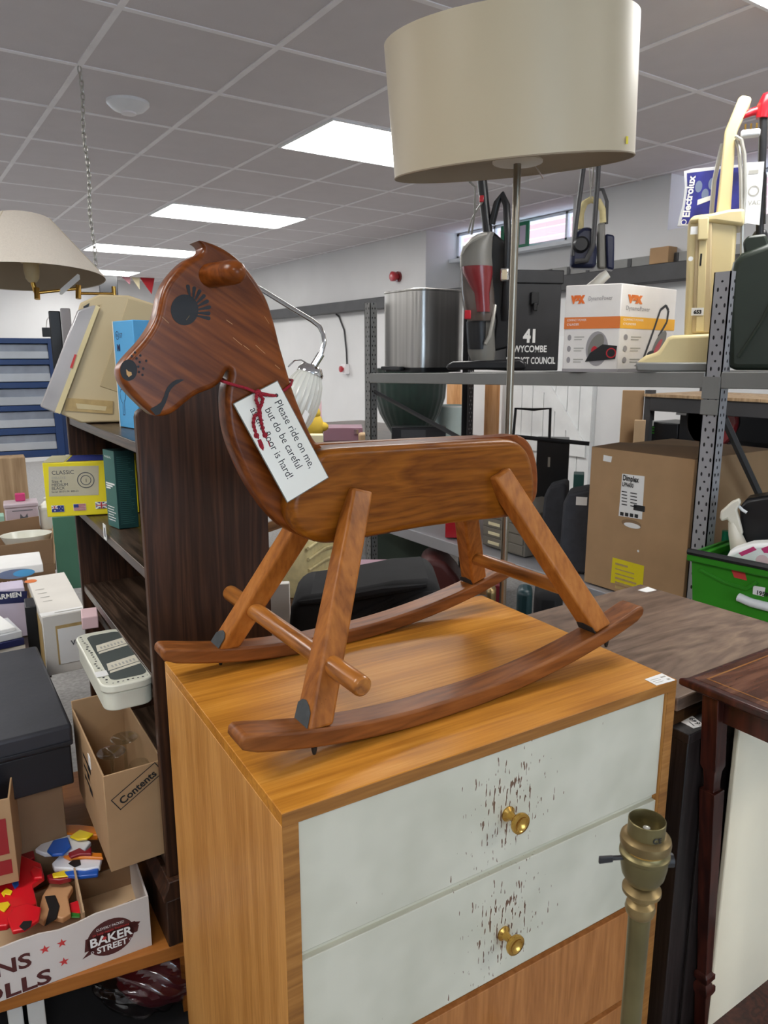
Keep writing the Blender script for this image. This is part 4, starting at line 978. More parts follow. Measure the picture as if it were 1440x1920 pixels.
def vaxface(pl, w_, stripe, logo, grey, big):
    h = hb_
    pl.rect(mb, 0, h*.50, w_, h*.135, stripe); pl.rect(mb, 0, 0, w_, .012, 3)
    pl.text(mb, 'vax', w_*.12, h*.80, h*.16, logo, bold=.004, width=w_*.26)
    pl.text(mb, 'DynamoPower', w_*(.08 if big else .42), h*(.71 if big else .82), h*.07, 3, width=w_*.42)
    pl.text(mb, 'COMPACT POWER', w_*.05, h*.59, h*.035, 0, width=w_*.35); pl.text(mb, 'CYLINDER', w_*.05, h*.54, h*.035, 0, width=w_*.22)
    for i in range(3):
        pl.disc(mb, w_*.11, h*(.40-.13*i), w_*.035, 3, ry=h*.035); pl.rect(mb, w_*.2, h*(.40-.13*i), w_*.18, .004, 4); pl.rect(mb, w_*.2, h*(.37-.13*i), w_*.14, .004, 4)
    if not big:
        pl.disc(mb, w_*.62, h*.27, w_*.20, 3, ry=h*.20); pl.disc(mb, w_*.60, h*.30, w_*.12, 5, k=1.6, ry=h*.15, rot=-.4); pl.disc(mb, w_*.58, h*.25, w_*.06, 6, k=2.2, ry=h*.05)
        pl.poly(mb, [(w_*.42, h*.12), (w_*.96, h*.15), (w_*.98, h*.30), (w_*.72, h*.32), (w_*.50, h*.22)], 7, k=2.6)
        pl.ring(mb, w_*.88, h*.22, w_*.09, w_*.02, 6, k=3.2)
    else:
        pts = [(.42, .10), (.55, .38), (.70, .74), (.80, .80), (.86, .74), (.84, .60), (.70, .42)]
        for (a, b), (c, d) in zip(pts, pts[1:]):
            q = Vector((c-a, d-b)).normalized(); nx, ny = -q.y*.016, q.x*.016
            pl.poly(mb, [(w_*(a-nx), h*(b-ny)), (w_*(c-nx), h*(d-ny)), (w_*(c+nx), h*(d+ny)), (w_*(a+nx), h*(b+ny))], 7, k=1.6)
        pl.disc(mb, w_*.72, h*.33, w_*.17, 5, k=2.0, ry=h*.09, rot=.75); pl.disc(mb, w_*.70, h*.30, w_*.10, 6, k=2.6, ry=h*.04, rot=.75)
        pl.disc(mb, w_*.60, h*.2, w_*.10, 7, k=2.4, ry=h*.05); pl.poly(mb, [(w_*.28, h*.07), (w_*.48, h*.07), (w_*.44, h*.11)], 7)
vaxface(pl_, wl_, 1, 2, 3, False); vaxface(pr, wr_, 8, 9, 3, True)
part('printing', mb, ['label_white', 'box_orange', 'logo_orange', 'box_grey', 'faint_ink', 'grey_plastic', 'red_plastic', 'black_plastic', 'box_yellow', 'box_orange'], va, smooth=False)
Fh = Fr(Q+Vector((.12, .3, hb_)))
solo('vacuum_wand', 'silver vacuum wand end poking up behind the white carton', 'hose', MB().tube([Fh.p3(1100, 545), Fh.p3(1118, 532), Fh.p3(1130, 520), Fh.p3(1140, 513)], [.02, .022, .022, .018], 12), 'silver_plastic', Fh)
# ---- cream upright vacuum cleaner
Qc = shp(1275, 693, RX+.13); F = Fr(Qc)
cv = thing('cream_vacuum', 'old cream upright vacuum cleaner standing beside the perforated post', 'vacuum cleaner', F)
part('floor_head', MB().xz(S(F, [(1196, 686), (1200, 676), (1212, 667), (1235, 660), (1252, 634), (1262, 630), (1334, 627), (1334, 688)]), -.10, .16), 'cream_plastic', cv, bevel=.012, seg=3)
part('bumper', MB().xz(CL(F, [(1196, 695), (1195, 679), (1336, 679), (1336, 697)]), -.112, .16), 'rack_grey', cv, bevel=.006)
part('body', MB().xz(S(F, [(1283, 632), (1290, 415), (1300, 403), (1366, 396), (1384, 400), (1376, 520), (1372, 640), (1300, 640)]), -.0, .15), 'cream_plastic', cv, bevel=.022, seg=3)
part('front_panel', MB().xz(S(F, [(1297, 625), (1306, 415), (1336, 410), (1332, 625)]), -.012, .0), 'cream_old', cv, bevel=.006)
part('spine_strip', MB().xz(S(F, [(1304, 622), (1311, 450), (1325, 450), (1320, 622)]), -.02, -.0125), 'cream_plastic', cv, bevel=.002)
part('catch', MB().xz(S(F, [(1307, 453), (1309, 412), (1329, 410), (1327, 452)]), -.034, -.0205), 'cream_plastic', cv, bevel=.004)
part('top_collar', MB().xz(S(F, [(1290, 420), (1296, 408), (1340, 400), (1366, 394), (1396, 392), (1395, 425), (1340, 418)]), -.02, .16), 'cream_plastic', cv, bevel=.01)
part('handle', MB().xz(S(F, [(1343, 405), (1354, 300), (1360, 240), (1366, 226), (1386, 178), (1393, 172), (1409, 175), (1411, 182), (1385, 236), (1380, 260), (1371, 400)]), .03, .09), 'cream_plastic', cv, bevel=.014, seg=3)
part('coiled_cable', MB().tube([F.p3(1334, 400, .1), F.p3(1339, 340, .1), F.p3(1348, 300, .1), F.p3(1355, 270, .1)], .008, 8).tube([F.p3(1380, 256, .02), F.p3(1390, 262, .0), F.p3(1396, 290, .0), F.p3(1397, 360, .0), F.p3(1392, 420, .0), F.p3(1390, 560, .03)], .006, 8).tube([F.p3(1380, 262, .03), F.p3(1386, 280, .02), F.p3(1389, 330, .0), F.p3(1390, 400, .0)], .006, 8), 'silver_plastic', cv)
mb = MB(); c0 = Pl(F.p3(1303, 585, -.021), (1, 0, 0), (0, 0, 1)); c0.rect(mb, -.012, -.012, .04, .026, 0); c0.text(mb, '653', -.004, -.006, .017, 1, k=1.6, bold=.001)
part('price_label', mb, ['label_white', 'black_ink'], cv); mb = MB()
c1 = Pl(F.p3(1294, 440, -.021), (1, 0, 0), (0, 0, 1)); c1.rect(mb, 0, 0, .024, .026, 0); part('sticker', mb, 'label_white', cv); mb = MB(); c1.disc(mb, .008, -.08, .008, 0); part('sticker', mb, 'label_white', cv)
part('key_slot', MB().box(-.003, .003, -.0012, 0, -.02, .02), 'hole_black', cv).location = Vector(F.p3(1314, 487, -.0205))
# plug
Fp = Fr(Qc+F.e2*.02)
pg = thing('mains_plug', 'white three-pin mains plug hanging behind the cream vacuum handle', 'plug', Fr(Fp.P+Fp.e1*Fp(1407, 250)[0]+Vector((0, 0, Fp(1407, 250)[1]))))
part('plug_body', MB().box(-.030, .030, -.02, .02, -.012, .010), 'white_gloss', pg, bevel=.008, seg=3)
for x in (-.017, .0, .017): part('pin', MB().box(x-.003, x+.003, -.003, .003, .0105, .030), 'brass', pg)
# paper bag packet hanging beside it
Fb = Fr(Qc+F.e2*.17)
bg = thing('dust_bag_packet', 'torn blue and white Electrolux dust bag packet behind the cream vacuum handle', 'packet', Fb)
xz = S(Fb, [(1270, 424), (1276, 398), (1280, 385), (1284, 350), (1282, 321), (1300, 316), (1350, 312), (1398, 308), (1400, 420), (1360, 424), (1320, 426)])
part('packet', MB().xz(xz, 0, .006), 'bag_paper', bg, bevel=.001)
mb = MB(); fp = Pl((0, 0, 0), (1, 0, 0), (0, 0, 1), off=.0015)
fp.poly(mb, S(Fb, [(1276, 420), (1283, 395), (1289, 355), (1288, 325), (1345, 318), (1392, 313), (1393, 420)]), 0)
x1, z1 = Fb(1292, 408); fp.text(mb, 'Electrolux', x1, z1, .034, 1, k=2, rot=math.radians(86), bold=.0012)
for c in ((1310, 350), (1322, 365), (1335, 345)): fp.disc(mb, *Fb(*c), .012, 2, k=1.7, ry=.02)
fp.poly(mb, S(Fb, [(1307, 385), (1334, 375), (1335, 366), (1308, 375)]), 1, k=2)
fp.ring(mb, *Fb(1282, 417), .010, .003, 1, k=2)
part('printed_face', mb, ['bag_blue', 'label_white', 'blue_grey'], bg)
# red and black vacuum at the frame edge
Fv = Fr(Qc+F.e2*.06+F.e1*.21)
rv = thing('red_handle_vacuum', 'black upright vacuum with shiny red top handle at the right edge', 'vacuum cleaner', Fv)
part('tube', MB().tube([Fv.p3(1421, 690), Fv.p3(1424, 560), Fv.p3(1425, 400), Fv.p3(1429, 290), Fv.p3(1431, 225), Fv.p3(1433, 205)], .013, 12), 'black_plastic', rv)
part('top_grip', MB().tube([Fv.p3(1430, 222), Fv.p3(1434, 200), Fv.p3(1441, 185), Fv.p3(1452, 180)], [.022, .026, .025, .02], 12), 'red_plastic', rv)
part('grip_bar', MB().tube([Fv.p3(1390, 218, -.02), Fv.p3(1410, 210), Fv.p3(1430, 205)], [.011, .013, .016], 10), 'red_plastic', rv)
part('body', MB().xz(S(Fv, [(1400, 560), (1402, 470), (1412, 430), (1440, 425), (1445, 690), (1400, 690)]), .0, .14), 'black_plastic', rv, bevel=.02)
part('cable', MB().tube([Fv.p3(1420, 315, -.02), Fv.p3(1430, 305, -.02), Fv.p3(1436, 330, -.02), Fv.p3(1434, 420, -.02)], .004, 6), 'black_plastic', rv)
tg2 = Fr(Fv.P-Fv.e2*.06)
mb = MB().xz(S(tg2, [(1399, 305), (1433, 303), (1424, 422), (1397, 418)]), 0, .002, 0)
fp = Pl((0, 0, 0), (1, 0, 0), (0, 0, 1), off=.0015); fp.ring(mb, *tg2(1413, 358), .017, .004, 1); x1, z1 = tg2(1403, 327); fp.rect(mb, x1, z1, .03, .012, 1); x1, z1 = tg2(1402, 385); fp.text(mb, 'VAC', x1, z1, .02, 1)
solo('care_label', 'long white printed swing label on the red-handled vacuum', 'label', mb, ['label_white', 'faint_ink'], tg2)
# dark green jerrycan
Qj = shp(1410, 697, RX+.02) if False else onx(1420, 697, RX+.07); Qj.z = zs(Qj.y)+.004; Fj = Fr(Qj)
jc = thing('jerrycan', 'dark green metal jerrycan at the right edge of the top shelf', 'can', Fj)
part('can_body', MB().xz(CL(Fj, [(1364, 690), (1364, 600), (1368, 520), (1374, 492), (1390, 474), (1450, 452), (1500, 450), (1500, 700), (1380, 700)]), -.0, .15), 'jerry_green', jc, bevel=.02, seg=3)
part('pressed_rib', MB().tube([Fj.p3(1385, 670, -.001), Fj.p3(1430, 600, -.001), Fj.p3(1470, 520, -.001)], .006, 6), 'jerry_green', jc)
part('spout_cap', MB().xz(S(Fj, [(1396, 478), (1392, 452), (1402, 440), (1436, 436), (1445, 462), (1420, 472)]), .02, .1), 'jerry_green', jc, bevel=.008)
# small brown carton on the trunking behind
P = onx(1228, 534, XR-.11)
solo('small_carton', 'small brown carton resting on the dark trunking by the wall', 'box', MB().box(-.09, .0, -.07, .07, 0, .10), 'card', Fr((XR-.003, P.y, 1.986), 0), bevel=.003)
# green exit sign in the recess
P = onx(968, 425, XR+.30)
F = Fr((XR+.28, P.y, 2.30), 0)
ex_ = thing('exit_sign', 'green emergency exit sign with pale figure panel by the high window', 'sign', F)
part('sign_board', MB().box(0, .012, -.17, .17, -.005, .205), 'exit_green', ex_)
mb = MB(); p = Pl((0, .17, -.005), (0, -1, 0), (0, 0, 1), off=.001); p.rect(mb, .235, .03, .07, .15, 0); p.disc(mb, .09, .16, .013, 0); p.poly(mb, [(.06, .03), (.09, .09), (.07, .13), (.10, .14), (.13, .10), (.11, .09), (.13, .03), (.115, .03), (.10, .07), (.075, .03)], 0)
part('sign_symbol', mb, 'lilac', ex_)
part('hanger', MB().box(.003, .009, -.01, .01, .205, CEIL-2.30), 'grid_metal', ex_)

# ================================================================== BOOKCASE AND THE LEFT HAND CLUTTER
BF = Fr((.392, 1.42, FLOOR), -.033); bz = .32-FLOOR; q0 = .132-FLOOR; BL = .80; BWd = .262
bk = thing('bookcase', 'dark stained oak bookcase with raised shaped side panel left of the chest', 'bookcase', Fr((.392, 1.42, FLOOR), -.033))
def side(y0, y1):
    P = [(0.0, q0+.16), (BWd, q0+.16), (BWd, 1.385-FLOOR), (.20, 1.372-FLOOR), (.15, 1.352-FLOOR), (.09, 1.327-FLOOR), (.03, 1.307-FLOOR), (.010, 1.303-FLOOR), (.003, 1.298-FLOOR), (0, 1.288-FLOOR)]
    return MB().xz(P, y0, y1)
part('side_panel', side(0, .022), 'bookcase_wood', bk, bevel=.003)
part('side_panel', side(BL-.022, BL), 'bookcase_wood', bk, bevel=.003)
part('back_board', MB().box(BWd-.012, BWd-.002, .0225, BL-.0225, bz, 1.34-FLOOR), 'bookcase_wood', bk)
for z in (1.238, .982, .75, .668, .322):
    part('shelf', MB().box(.004 if z != .668 else .03, BWd-.013, .0225, BL-.0225, z-FLOOR-.022, z-FLOOR), 'shelf_wood', bk, bevel=.002)
mb = MB().box(-.012, BWd+.012, -.014, BL+.014, q0, q0+.115)
part('plinth', mb, 'bookcase_wood', bk, bevel=.003)
P = [(-.016, q0+.115), (-.018, q0+.125), (-.006, q0+.145), (-.004, q0+.16), (BWd+.01, q0+.16), (BWd+.01, q0+.115)]
part('plinth_moulding', MB().xz(P, -.016, BL+.012), 'bookcase_wood', bk, bevel=.002)
c = BF.L(onx(185.5, 998, .39)); 
part('price_label', MB().box(-.0015, .0, c.y-.012, c.y+.016, c.z-.020, c.z+.018).box(-.002, -.0015, c.y-.008, c.y+.003, c.z-.012, c.z+.01, 1), ['label_white', 'grey_ink'], bk)
# low orange board the clutter stands on
P0, P1 = onz(-30, 1880.6, .13), onz(345, 1768, .13); F, wd = face_frame(P0, P1); F = Fr((F.P.x, F.P.y, FLOOR), F.yaw)
ob = thing('low_bench', 'low orange-brown wooden board bench carrying the boxes on the left', 'bench', F)
part('bench_top', MB().box(-wd/2-.45, wd/2+.04, 0, .84, .13-FLOOR-.036, .13-FLOOR), 'orange_board', ob, bevel=.003)
for x in (-wd/2-.4, wd/2-.005): 
    for y in (.06, .77): part('leg', MB().box(x, x+.05, y, y+.05, 0, .13-FLOOR-.0365), 'orange_board', ob)
# --- items on the top shelf
F = Fr(onz(190, 793, 1.24)); F.P.z = 1.239
pj = thing('cream_projector', 'angular cream plastic machine with hinged clear lid and brown tape strip on bookcase top', 'machine', F)
part('housing', MB().xz(S(F, [(113, 776), (152, 793), (290, 790), (290, 570), (242, 554), (186, 552), (150, 568), (146, 583), (187, 574)]), 0, .20), 'cream_old', pj, bevel=.004)
part('recessed_panel', MB().xz(S(F, [(240, 560), (286, 572), (286, 756), (187, 724), (215, 640)]), -.002, .0), 'cream_dark', pj, bevel=.001)
part('clear_lid', MB().xz(S(F, [(75, 762), (107, 776), (112, 770), (184, 576), (176, 572), (145, 582)]), -.006, .19), 'clear_lid', pj, bevel=.004)
part('lid_edge', MB().xz(S(F, [(103, 772), (113, 776), (187, 576), (180, 572)]), -.008, -.0062), 'cream_plastic', pj)
part('red_strip', MB().xz(S(F, [(131, 690), (136, 690), (144, 665), (140, 664)]), -.0095, -.0082), 'brand_red', pj)
mb = MB().xz(S(F, [(124, 746), (212, 752), (211, 776), (122, 770)]), -.0026, -.0005, 0).xz(S(F, [(142, 756), (200, 762), (198, 770), (145, 766)]), -.0031, -.0026, 1)
part('tape_strip', mb, ['tape_brown', 'tape_scuff'], pj)
part('vent', MB().xz(S(F, [(156, 575), (168, 568), (166, 576), (157, 579)]), -.001, .0), 'black_plastic', pj)
P0 = onz(225.5, 800, 1.239); P1 = onz(300, 812, 1.239); F, wd = face_frame(P0, P1)
hb_ = F(228, 601)[1]; wd = .105
F = Fr(P0+F.e1*wd/2, F.yaw)
r, pf, pl_, pt = carton('blue_carton', 'bright blue slim carton with earphone drawing on the bookcase top', 'box', F, wd, .05, hb_, 'box_blue')
mb = MB(); pf.rect(mb, 0, 0, .0035, hb_, 1); pf.ring(mb, .022, hb_-.032, .0095, .0012, 0); pf.text(mb, 'IN', .016, hb_-.036, .011, 0); pf.text(mb, 'ST', .035, hb_-.037, .014, 0); pf.text(mb, 'M', .017, hb_-.066, .020, 0, bold=.0009)
for i in range(24):
    t = 2*math.pi*i/24
    pass
outl = [(.018, .062), (.014, .070), (.014, .080), (.020, .087), (.032, .089), (.042, .085), (.044, .076), (.040, .066), (.034, .060), (.033, .030), (.024, .029), (.026, .056), (.018, .062)]
for (a, b), (c, d) in zip(outl, outl[1:]):
    q = Vector((c-a, d-b)).normalized(); nx, ny = -q.y*.0007, q.x*.0007; pf.poly(mb, [(a-nx, b-ny), (c-nx, d-ny), (c+nx, d+ny), (a+nx, b+ny)], 2)
part('printing', mb, ['navy_card', 'label_white', 'navy_card'], r, smooth=False)
def bb(name, label, cat, u0, u1, v0, v1, t, dep, m, group=None, bevel=.003, yaw=None, uv=None, base=None):
    """an upright box seen in the rectangle u0-u1, v0-v1 at distance t"""
    P = atd((u0+u1)/2, v1, t); F = Fr(P, yaw)
    a, _ = F(u0, (v0+v1)/2); b, _ = F(u1, (v0+v1)/2); _, z = F((u0+u1)/2, v0); zb_ = 0 if base is None else base-P.z
    return solo(name, label, cat, MB().box(a, b, 0, dep, zb_, z), m, F, group, bevel=bevel), F
bb('black_case', 'black upright case behind the cream machine, next to the blue drawers', 'case', 99, 121, 583, 772, 2.02, .12, 'black_plastic')
bb('film_box', 'dark upright film box showing beside the clear lid of the cream machine', 'box', 121, 140, 578, 772, 2.0, .10, 'box_grey')
bb('black_cup', 'small black cup standing on top of the blue drawer tower', 'cup', 79, 97, 614, 631.5, 3.80, .04, 'black_plastic')
F = Fr(atd(88, 615, 3.82)); solo('curled_wire', 'thin grey wire curling up out of the black cup', 'wire', MB().tube([F.p3(86, 620), F.p3(88, 600), F.p3(95, 590), F.p3(104, 588)], .002, 5), 'silver_plastic', F)
# --- yellow carton on the second shelf
P0, P1 = onz(89, 970, .984), onz(262, 961, .984); F, wd = face_frame(P0, P1); hh_ = Fr(P0, F.yaw)(88, 868)[1]
r, pf, pl_, pt = carton('yellow_carton', 'yellow glove carton with three small flags on the second bookcase shelf', 'box', F, wd, .15, hh_, 'yellow_box')
K = wd/(262-89)
def fy(u, v): return ((u-89)*K, hh_-(v-868+ (u-89)*.045)*K*1.0)
mb = MB(); ff = Fr(P0, F.yaw)
def fq(u, v): return ff(u, v)
pf.poly(mb, [fq(91, 875), fq(185, 873), fq(185, 928), fq(92, 931)], 0)
for s_, u, v, z in (('CLASSIC', 97, 890, 11), ('DELUXE', 97, 898.5, 7), ('Size 4', 97, 905.5, 8), ('MEDIUM', 97, 912, 8), ('BLACK', 97, 918.5, 8), ('Serial: 20171-74  800-23', 97, 924, 5)):
    a, b = fq(u, v); pf.text(mb, s_, a, b, z*K*1.0, 1 if s_ != 'DELUXE' else 5, k=2)
a, b = fq(161, 900); pf.ring(mb, a, b, 16*K, 1.6*K, 1, k=2); pf.ring(mb, a, b, 10*K, 1.4*K, 1, k=2); pf.text(mb, '1', a-2*K, b-4*K, 10*K, 1, k=2)
def flag(kind, u, v):
    a, b = fq(u, v); w_, h_ = 22*K, 12.5*K
    pf.rect(mb, a-.6*K, b-.6*K, w_+1.2*K, h_+1.2*K, 2, k=2)
    if kind == 'us':
        for i in range(7): pf.rect(mb, a, b+h_*(2*i)/13, w_, h_/13, 4, k=3)
        pf.rect(mb, a, b+h_*6/13, w_*.42, h_*7/13, 3, k=3.5)
    else:
        pf.rect(mb, a, b, w_, h_, 3, k=3)
        aa, bb_, ww, hh2 = (a, b+h_/2, w_/2, h_/2) if kind == 'au' else (a, b, w_, h_)
        for (x0, y0, x1, y1) in ((0, 0, 1, 1), (0, 1, 1, 0)):
            d = Vector((ww*(x1-x0), hh2*(y1-y0))).normalized(); n_ = Vector((-d.y, d.x))*ww*.07
            A1 = Vector((aa+ww*x0, bb_+hh2*y0)); B1 = Vector((aa+ww*x1, bb_+hh2*y1)); pf.poly(mb, [A1-n_, B1-n_, B1+n_, A1+n_], 2, k=3.5)
        pf.rect(mb, aa+ww*.40, bb_, ww*.20, hh2, 2, k=4); pf.rect(mb, aa, bb_+hh2*.36, ww, hh2*.28, 2, k=4)
        pf.rect(mb, aa+ww*.44, bb_, ww*.12, hh2, 4, k=4.5); pf.rect(mb, aa, bb_+hh2*.42, ww, hh2*.16, 4, k=4.5)
        if kind == 'au':
            for x, y, q in ((.25, .22, .06), (.75, .8, .035), (.75, .2, .035), (.62, .5, .03), (.88, .55, .03)): pf.disc(mb, a+w_*x, b+h_*y, w_*q, 2, k=4, n=8)
flag('au', 98, 960); flag('us', 139, 957); flag('uk', 180, 953)
part('printing', mb, ['kraft_label', 'grey_ink', 'label_white', 'flag_blue', 'flag_red', 'faint_ink'], r, smooth=False)
mb = MB(); pt.rect(mb, .0, .0, wd*.22, .145, 0, k=1); pt.rect(mb, wd*.24, .01, wd*.7, .13, 1, k=1)
part('top_label', mb, ['yellow_inside', 'flag_blue'], r, smooth=False)
# --- dark green box, corner towards us
c0, cl, cr_ = onz(224, 992, .984), onz(204, 984, .984), onz(261, 988, .984)
F = Fr(c0, math.atan2((cr_-c0).y, (cr_-c0).x)); hh_ = F(219, 846)[1]
base = [Vector((0, 0, 0)), F.L(cr_), F.L(cr_)+F.L(cl), F.L(cl)]
for p in base: p.z = 0
gb = thing('dark_green_box', 'tall dark green box with fine white print standing before the yellow carton', 'box', F)
part('box_body', MB().hexa(base, [p+Vector((0, 0, hh_)) for p in base]), 'teal_box', gb, bevel=.001)
mb = MB(); pl_ = Pl(base[3], base[0]-base[3], (0, 0, 1), off=.0005); wl_ = base[3].length; pr_ = Pl((0, 0, 0), (1, 0, 0), (0, 0, 1), off=.0005); wr_ = base[1].length
pl_.rect(mb, 0, 0, wl_, hh_, 0)
pl_.text(mb, 'MANUAL', wl_*.12, hh_*.90, .008, 1, k=2, width=wl_*.6)
for i in range(3): pl_.rect(mb, wl_*.1, hh_*(.56-i*.03), wl_*(.8-.2*i), .004, 1, k=2)
for i in range(6): pl_.rect(mb, wl_*.1, hh_*(.26-i*.035), wl_*random.uniform(.5, .85), .0022, 1, k=2)
for i in range(34): pr_.rect(mb, wr_*.1, hh_*(.92-i*.026), wr_*random.uniform(.55, .85), .0012, 2, k=1)
part('printing', mb, ['teal_light', 'label_white', 'teal_light'], gb, smooth=False)
# --- white tin with a window lid
P0 = Vector((.302, 1.462, .688)); F = Fr(P0, -.045)
tn = thing('window_tin', 'off-white biscuit tin with windowed lid jutting out of the bookcase', 'tin', F)
part('tin_body', MB().xy(rrect(.10, .33, .028, 6, .05, .165), 0, .040), 'tin_cream', tn, bevel=.003)
part('lid', MB().xy(rrect(.108, .338, .031, 6, .05, .165), .0405, .058), 'tin_cream', tn, bevel=.003)
part('lid_window', MB().xy(rrect(.074, .285, .016, 5, .056, .165), .0582, .0592), 'tin_window', tn)
mb = MB()
pt = Pl((0, 0, .0594), (1, 0, 0), (0, 1, 0), off=.0004)
for i in range(2):
    pt.poly(mb, [(.024, .075+i*.12), (.092, .095+i*.12), (.092, .135+i*.12), (.028, .115+i*.12)], 0); pt.poly(mb, [(.024, .06+i*.12), (.092, .08+i*.12), (.092, .092+i*.12), (.026, .072+i*.12)], 0)
    for j in range(7): pt.rect(mb, .034+j*.008, .088+i*.12+j*.002, .004, .014, 1, k=2)
part('lid_picture', mb, ['script_paper', 'faint_ink'], tn, smooth=False)
mb = MB(); pt2 = Pl((0, 0, .0582), (1, 0, 0), (0, 1, 0), off=.0004)
for i in range(22): pt2.disc(mb, .010+random.uniform(-.003, .003), .02+i*.0138, random.uniform(.0012, .0035), 0, n=8)
for i in range(8): pt2.disc(mb, .02+i*.01, .011+random.uniform(-.002, .002), random.uniform(.0012, .003), 0, n=8)
part('lid_speckles', mb, 'black_ink', tn, smooth=False)['kind'] = 'stuff'
part('price_label', MB().box(-.004, .02, .052, .080, .0595, .0604), 'label_white', tn)
bb('pink_white_carton', 'small white and pink carton end deep inside the bookcase above the tin', 'box', 154, 186, 1156, 1200, 2.02, .08, 'toy_pink', base=.67)
# --- cardboard box of glasses
P0 = Vector((.286, 1.468, .322)); F = Fr(P0, -.033); wx, dy_, hz_ = .125, .36, .226
gbx = thing('glassware_box', 'open cardboard box marked Contents holding upturned wine glasses', 'box', F)
mb = MB(); t_ = .004
mb.box(0, wx, 0, t_, 0, hz_).box(0, t_, t_, dy_-t_, 0, hz_).box(0, wx, dy_-t_, dy_, 0, hz_+.02).box(wx-t_, wx, t_, dy_-t_, 0, hz_).box(t_, wx-t_, t_, dy_-t_, 0, t_)
part('carton_body', mb, 'card', gbx, bevel=.0015)
mb = MB(); pf = Pl((0, 0, 0), (1, 0, 0), (0, 0, 1)); fl = Pl((0, dy_, 0), (0, -1, 0), (0, 0, 1))
pf.text(mb, 'Contents', .034, .150, .0235, 0, rot=.55, bold=.0006)
def frame_rect(pl, a, b, w_, h_, t_, rot, mi):
    c_, s_ = math.cos(rot), math.sin(rot)
    def R_(x, y): return (a+x*c_-y*s_, b+x*s_+y*c_)
    for (x0, y0, x1, y1) in ((0, 0, w_, t_), (0, h_-t_, w_, h_), (0, 0, t_, h_), (w_-t_, 0, w_, h_)): pl.poly(mb, [R_(x0, y0), R_(x1, y0), R_(x1, y1), R_(x0, y1)], mi, 1.2)
frame_rect(pf, .029, .139, .112, .034, .002, .55, 0)
for i, w_ in enumerate((.055, .04, .055)): fl.rect(mb, .12+.0, .15-i*.028, w_*1.6, .016, 0); fl.rect(mb, .13, .153-i*.028, w_*.9, .009, 1, k=2)
fl.rect(mb, .105, .085, .10, .11, 0, k=.5) if False else None
part('printing', mb, ['black_ink', 'card'], gbx, smooth=False)
part('sticker', MB().box(-.0012, -.0001, .14, .165, .17, .20), 'label_white', gbx)
for (x, y, l) in ((.045, .14, 'upturned stemmed wine glass nearer the left wall of the Contents box'), (.085, .19, 'upturned stemmed wine glass behind its neighbour in the Contents box')):
    Fg = Fr(F.P+F.e1*x+F.e2*y+Vector((0, 0, .0045)))
    g_ = thing('wine_glass', l, 'glass', Fg, 'upturned wine glasses')
    part('bowl', MB().lathe([(.030, 0), (.035, .03), (.034, .055), (.022, .085), (.004, .10)], n=28, cap=False), 'clear_glass', g_)
    part('stem', MB().lathe([(.004, .10), (.0032, .15), (.005, .188)], n=12), 'clear_glass', g_)
    part('foot', MB().lathe([(.005, .188), (.03, .194), (.0315, .196), (.005, .197)], n=32), 'clear_glass', g_)
Fg = Fr(F.P+F.e1*.093+F.e2*.09+Vector((0, 0, .0045)))
solo('cut_glass_tumbler', 'cut glass tumbler tucked at the right of the Contents box', 'glass', MB().lathe([(.018, 0), (.024, .05), (.027, .13), (.026, .165), (.020, .18)], n=14, cap=False), 'clear_glass', Fg, smooth=False)
# --- black trunk
F = Fr((.277, 1.715, .4055), -.03)
tr = thing('travel_chest', 'black scuffed trunk with flat lid standing behind the cardboard boxes', 'trunk', F)
part('trunk_body', MB().box(-.62, -.006, .008, .56, 0, .100), 'trunk_dark', tr, bevel=.004)
part('lid', MB().box(-.63, .0, 0, .57, .1005, .155), 'trunk_black', tr, bevel=.008, seg=3)
part('lid_moulding', MB().box(-.628, -.002, -.004, -.0003, .107, .117), 'trunk_dark', tr, bevel=.002)
# --- bread tray
P0, P1 = onz(-230, 1964, .1305), onz(285, 1772, .1305); F, wd = face_frame(P0, P1); hh_ = Fr(P1, F.yaw)(273, 1682)[1]
tyd = .22
ty = thing('bread_tray', 'white cardboard bread tray printed Baker Street with toys in it', 'tray', F)
mb = MB(); t_ = .004
n_ = 14; top = [(-wd/2+wd*i/n_, hh_+random.uniform(-.004, .002)-(.008 if i in (9, 10) else 0)) for i in range(n_+1)]
mb.xz([(-wd/2, 0)]+[(wd/2, 0)]+top[::-1], 0, t_, 0)
part('front_panel', mb, 'bread_white', ty)
part('side_panel', MB().box(wd/2-t_, wd/2, t_, tyd, 0, hh_), 'bread_white', ty)
part('rear_panel', MB().box(-wd/2, wd/2-t_, tyd-t_, tyd, 0, hh_*.5), 'card_dark', ty)
part('tray_floor', MB().box(-wd/2, wd/2-t_, t_, tyd-t_, 0, .004), 'card_light', ty)
part('end_flap', MB().xz([(wd/2-.09, .006), (wd/2-.015, .006), (wd/2-.03, hh_-.01), (wd/2-.085, hh_-.02)], .02, .024).box(wd/2-.13, wd/2-.126, .03, tyd-.03, .006, hh_-.01), 'card_light', ty)
mb = MB(); ff = Fr(F.P); ff = F
def fq(u, v): return ff(u, v)
pf = Pl((0, 0, 0), (1, 0, 0), (0, 0, 1), off=.0006)
a, b = fq(208, 1756); rot = .0
cxl, czl = a, b
sk = lambda x, y: (cxl+x, czl+y)
pf.disc(mb, cxl, czl, .048, 0, ry=.043, n=32)
pf.poly(mb, [sk(-.054, -.016), sk(.054, -.010), sk(.058, .004), sk(.05, .018), sk(-.05, .014)], 0); pf.poly(mb, [sk(-.060, -.030), sk(-.03, -.022), sk(-.04, -.010)], 0); pf.poly(mb, [sk(.044, .018), sk(.062, .012), (cxl+.05, czl)], 0)
pf.text(mb, 'CLEVERLY PACKED', cxl-.028, czl+.024, .0085, 1, k=2, width=.056)
